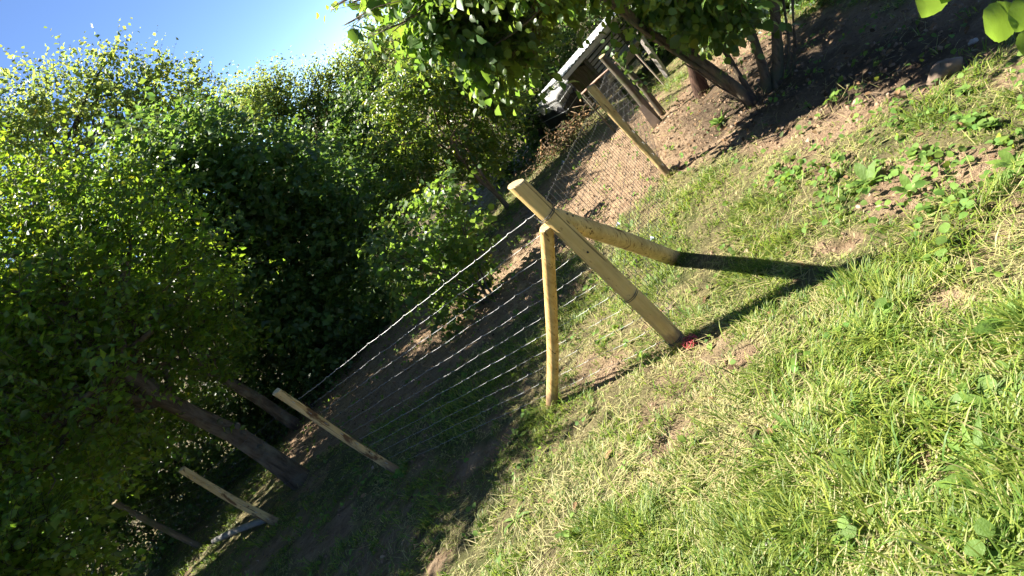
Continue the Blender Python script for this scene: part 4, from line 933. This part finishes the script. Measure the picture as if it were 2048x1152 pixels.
def polar(n, r0, r1, m):
    r = (r0**.45+rng.random(n)*(r1**.45-r0**.45))**(1/.45); a = rng.uniform(-1.15, 1.05, n); x = r*np.sin(a); y = r*np.cos(a)
    P = np.stack([x, y, G(x, y)], 1); return P[inview(P, m)]
def grass_field(n_tuft, per, r0, r1, m):
    P = polar(n_tuft, r0, r1, m); d = np.linalg.norm(P-CAM, axis=1)
    s = soilmask(P[:, 0], P[:, 1])
    keep = rng.random(len(P)) < (1-s)**1.5*(.4+.6*sstep(.34, .52, fbm(P[:, 0], P[:, 1], .17, 2, 111)))+0.012
    P = P[keep]; d = d[keep]; n = len(P)
    x, y, _ = proj(P)
    lush = np.clip(sstep(1250, 2000, x+0.45*(y-600))*sstep(450, 900, y+0.2*(x-1400)), 0, 1)
    f = fbm(P[:, 0], P[:, 1], 0.55, 3, 101); f2 = fbm(P[:, 0], P[:, 1], 0.22, 2, 131)
    tuftL = 0.03+0.05*sstep(.4, .8, f)+0.035*sstep(.55, .8, f2)+0.045*lush*(0.3+f)
    dry = np.clip(0.47-2.0*(f-.44)-1.2*(f2-.5)+0.10*rng.normal(size=n), 0, .92)
    Pb = np.repeat(P, per, 0); k = len(Pb)
    ta = rng.uniform(0, 6.28, k); Pb[:, 0] += np.cos(ta)*rng.random(k)*.03; Pb[:, 1] += np.sin(ta)*rng.random(k)*.03; Pb[:, 2] = G(Pb[:, 0], Pb[:, 1])-.006
    L = np.repeat(tuftL, per)*rng.uniform(.5, 1.5, k)
    W = rng.uniform(.0022, .0042, k)*(1+.6*np.repeat(lush, per))*np.repeat(np.clip(d/3.0, 1, 2.0), per)
    comb = np.repeat(fbm(P[:, 0], P[:, 1], 0.5, 2, 151)*12, per)
    ang = ta+rng.normal(size=k)*.5; mixd = rng.random(k) < .6; ang[mixd] = comb[mixd]+rng.normal(size=mixd.sum())*.5
    th = np.abs(rng.normal(size=k))*.6+.2; curl = rng.uniform(.1, .65, k)
    isdry = rng.random(k) < np.repeat(dry, per)
    th[isdry] = rng.uniform(.7, 1.45, isdry.sum()); 
    base = GREEN+(LIME-GREEN)*rng.random((k, 1))*np.repeat(0.4+f, per)[:, None]
    base[isdry] = (PALE+(STRAW-PALE)*rng.random((k, 1)))[isdry]
    col = base*rng.uniform(.7, 1.25, (k, 1))
    return Pb, L, W, ang, th, curl, col
blades("grass", "patchy short meadow grass on the slope in front of the fence", *grass_field(77000, 7, 0.8, 14, 170))
P = polar(16000, 0.8, 4.5, 170); x, y, _ = proj(P); s = soilmask(P[:, 0], P[:, 1]); f = fbm(P[:, 0], P[:, 1], .4, 3, 161)
P = P[rng.random(len(P)) < np.clip(sstep(1200, 1950, x+.4*(y-600))*sstep(450, 850, y+.2*(x-1400))+.06, 0, 1)*(1-s)*sstep(.3, .6, f)]; n = len(P); P[:, 2] -= .005
col = (GREEN+(LIME-GREEN)*rng.random((n, 1)))*rng.uniform(.75, 1.3, (n, 1)); q = rng.random(n) < .2; col[q] = (PALE+(STRAW-PALE)*rng.random((n, 1)))[q]
blades("coarse_grass", "long coarse grass blades leaning every way in the lower right", P, rng.uniform(.07, .2, n), rng.uniform(.0035, .007, n), fbm(P[:, 0], P[:, 1], .5, 2, 165)*10+rng.normal(size=n)*.9, rng.uniform(.3, 1.3, n), rng.uniform(.05, .5, n), col)
feet = [sb, brL[1], brR[1], A_, B_, D_]
P = np.concatenate([np.stack([f_[0]+rr_*np.cos(aa), f_[1]+rr_*np.sin(aa), np.zeros(len(aa))], 1) for f_ in feet for aa, rr_ in [(rng.uniform(0, 6.28, 150), .055+.09*rng.random(150)**1.6)]]); P[:, 2] = G(P[:, 0], P[:, 1])-.005; n = len(P)
col = (GREEN+(LIME-GREEN)*rng.random((n, 1)))*rng.uniform(.7, 1.2, (n, 1)); q = rng.random(n) < .4; col[q] = (PALE+(STRAW-PALE)*rng.random((n, 1)))[q]
blades("tuft_grass", "grass tufts standing round the feet of the posts", P, rng.uniform(.04, .11, n), rng.uniform(.003, .005, n), rng.uniform(0, 6.28, n), rng.uniform(.1, .9, n), rng.uniform(.1, .5, n), col)
# loose mown strands lying flat
P = polar(30000, 0.8, 9, 170); d = np.linalg.norm(P-CAM, axis=1); s = soilmask(P[:, 0], P[:, 1])
f = fbm(P[:, 0], P[:, 1], .45, 3, 171)
P = P[rng.random(len(P)) < sstep(.36, .58, f)*(1-.6*s)]; n = len(P); P[:, 2] += rng.uniform(.004, .03, n)
fl = fbm(P[:, 0], P[:, 1], .4, 2, 181)*14
col = (PALE+(STRAW*1.15-PALE)*rng.random((n, 1)))*rng.uniform(.75, 1.25, (n, 1))
blades("dry_grass", "dry mown straw strands lying flat on the turf", P, rng.uniform(.05, .16, n), rng.uniform(.002, .004, n), fl+rng.normal(size=n)*.7, rng.uniform(1.25, 1.6, n), rng.uniform(-.12, .2, n), col)
# leafy ground cover
P = scatter(52000, (-5, 0.8), (5.5, 11), 170); x, y, _ = proj(P); d = np.linalg.norm(P-CAM, axis=1)
wz = sstep(-.15, .25, pdist(WEEDY, P[:, 0], P[:, 1])); f = fbm(P[:, 0], P[:, 1], .2, 2, 191)
P = P[rng.random(len(P)) < np.maximum(wz*(.12+.6*sstep(.45, .7, f)), .07*sstep(.5, .7, f))]; n = len(P)
P = np.repeat(P, 3, 0); P[:, :2] += rng.normal(size=(n*3, 2))*.025; P[:, 2] = G(P[:, 0], P[:, 1])+rng.uniform(.01, .06, n*3); n *= 3
o = link("ground_cover", leaf_mesh("ground_cover", P, rng.normal(size=(n, 3))*[1, 1, .35], rng.normal(size=(n, 3))*.45+[0, 0, 1], rng.uniform(.02, .055, n), .85, leafcol(n, .15, .3, .03), L_COVER, LEAF6)); tag(o, "low creeping weeds with small round leaves", "weeds", kind="stuff")

# ------------------------------------------------------------------ single weeds
SV, SF = strap(0.17, 6, 0.4); S2, SF2 = strap(0.23, 6, 0.2, 0.045); S3, SF3 = strap(0.10, 6, 0.55)
WL = [poly_mesh("leaf", SV, SF, L_WEED1), poly_mesh("leaf", S2, SF2, L_WEED1), poly_mesh("leaf", S3, SF3, L_WEED1)]
WT = tooth_variants(L_WEED1)
weeds = [("dock with long folded leaves on bare soil right of the brace shadows", (1738, 362), 'd', 9, .16), ("pale toothed leaf plant standing alone in the trampled turf", (1905, 490), 't', 4, .085),
 ("drooping pale weed lying on soil under the hazel stems", (1442, 245), 'd', 8, .20), ("single broad leaf lying flat in the mown straw", (1640, 700), 'd', 2, .17), ("leafy weed at the tip of the strainer shadow", (1770, 640), 't', 7, .09),
 ("dark leaved seedling below the pale toothed leaf", (1880, 530), 't', 5, .08), ("tall lush weed touching the right edge mid-height", (2035, 660), 'd', 9, .16), ("dock rosette at the right edge above the corner", (2010, 835), 'd', 8, .17),
 ("long bright leaf rising left of the right-edge dock", (1895, 850), 'd', 4, .16), ("grassy-leaved weed in the tangle near the lower right", (1960, 935), 's', 9, .17), ("broad plantain near the bottom right corner", (1985, 990), 'd', 7, .14),
 ("nettle-like weed clump on soil below the hanging leaves", (1840, 315), 't', 14, .07), ("bright weed clump at the right edge on soil", (1985, 262), 't', 14, .07), ("weed clump at the shade edge beside the boulder lump", (1930, 190), 't', 12, .06),
 ("small weed clump at the left end of the weedy soil", (1600, 345), 't', 12, .055), ("weed clump midway between soil heap and dock", (1680, 320), 't', 12, .06), ("low weed spread right of the dock on soil", (1820, 380), 'd', 8, .11),
 ("weed rosette near the bottom edge right of the pale stone", (1700, 1085), 't', 7, .075), ("yellowing seedling in the lower middle turf", (1035, 1040), 's', 5, .12), ("small rosette in the turf below the golden brace", (1030, 870), 'd', 6, .07),
 ("leaf tuft at the bottom edge of the shaded grass", (870, 1085), 's', 6, .09), ("weed on shaded soil under the hazel, beside the drooping one", (1620, 218), 't', 6, .05), ("bright sprig on sunlit soil below the boulder lump", (1790, 255), 't', 9, .055),
 ("weed tuft against the netting near the scrap above the rough brace", (1262, 455), 'd', 6, .10), ("weed at bottom right corner edge", (2000, 1110), 't', 6, .08), ("green tuft lit on dark soil behind the middle wires", (815, 765), 't', 8, .05),
 ("weed with round leaves in grass between rough brace and bowed stake", (1300, 560), 't', 8, .05), ("long leaf weed at the left of the lower right tangle", (1590, 870), 's', 6, .14), ("weed clump low on the right edge below the dark shade", (2030, 330), 'd', 8, .12), ("low leafy weed above the broad leaf in straw", (1790, 560), 'd', 6, .10)]
for lab, px, ty, nl, ls in weeds:
    ls *= .62 if ty == 't' else .8; nl = nl if nl <= 2 else int(nl*1.4)
    b = gp(*px); b[2] -= .004; root = empty("weed", b, rng.uniform(0, 6.28)); tag(root, lab, "weed", "single weeds in the turf and soil")
    a = np.arange(nl)*2.4+rng.random(nl)*.6; el = rng.uniform(.25, 1.0, nl) if nl > 2 else np.full(nl, .12)
    d = np.stack([np.cos(a)*np.cos(el), np.sin(a)*np.cos(el), np.sin(el)], 1)
    nr = np.stack([-np.cos(a)*np.sin(el), -np.sin(a)*np.sin(el), np.cos(el)], 1)+rng.normal(size=(nl, 3))*.15
    sz = ls*rng.uniform(.65, 1.15, nl)
    if ty == 't':
        hgt = ls*rng.uniform(.2, 1.7, nl); off_ = np.stack([np.cos(a)*ls*.35*rng.random(nl), np.sin(a)*ls*.35*rng.random(nl), hgt], 1); d[:, 2] *= .3
        ms = WT
        st_ = MB()
        for q in off_: st_.tube([(0, 0, -.01), q*[.6, .6, .6], q], 0.0018, 4)
        st_.build("stalk", L_COVER, root)
    else:
        off_ = d*.01; ms = [WL[0], WL[1]] if ty == 'd' else [WL[2]]
    rb = np.array(root.location)
    d = unit(d); s = unit(np.cross(nr, d)); nn = np.cross(d, s)
    for i in range(nl):
        o = bpy.data.objects.new("leaf", ms[i % len(ms)]); COL.objects.link(o); o.parent = root
        mm = np.eye(4); mm[:3, 0] = d[i]*sz[i]; mm[:3, 1] = s[i]*sz[i]; mm[:3, 2] = nn[i]*sz[i]; mm[:3, 3] = off_[i]
        o.matrix_local = Matrix(mm.tolist())
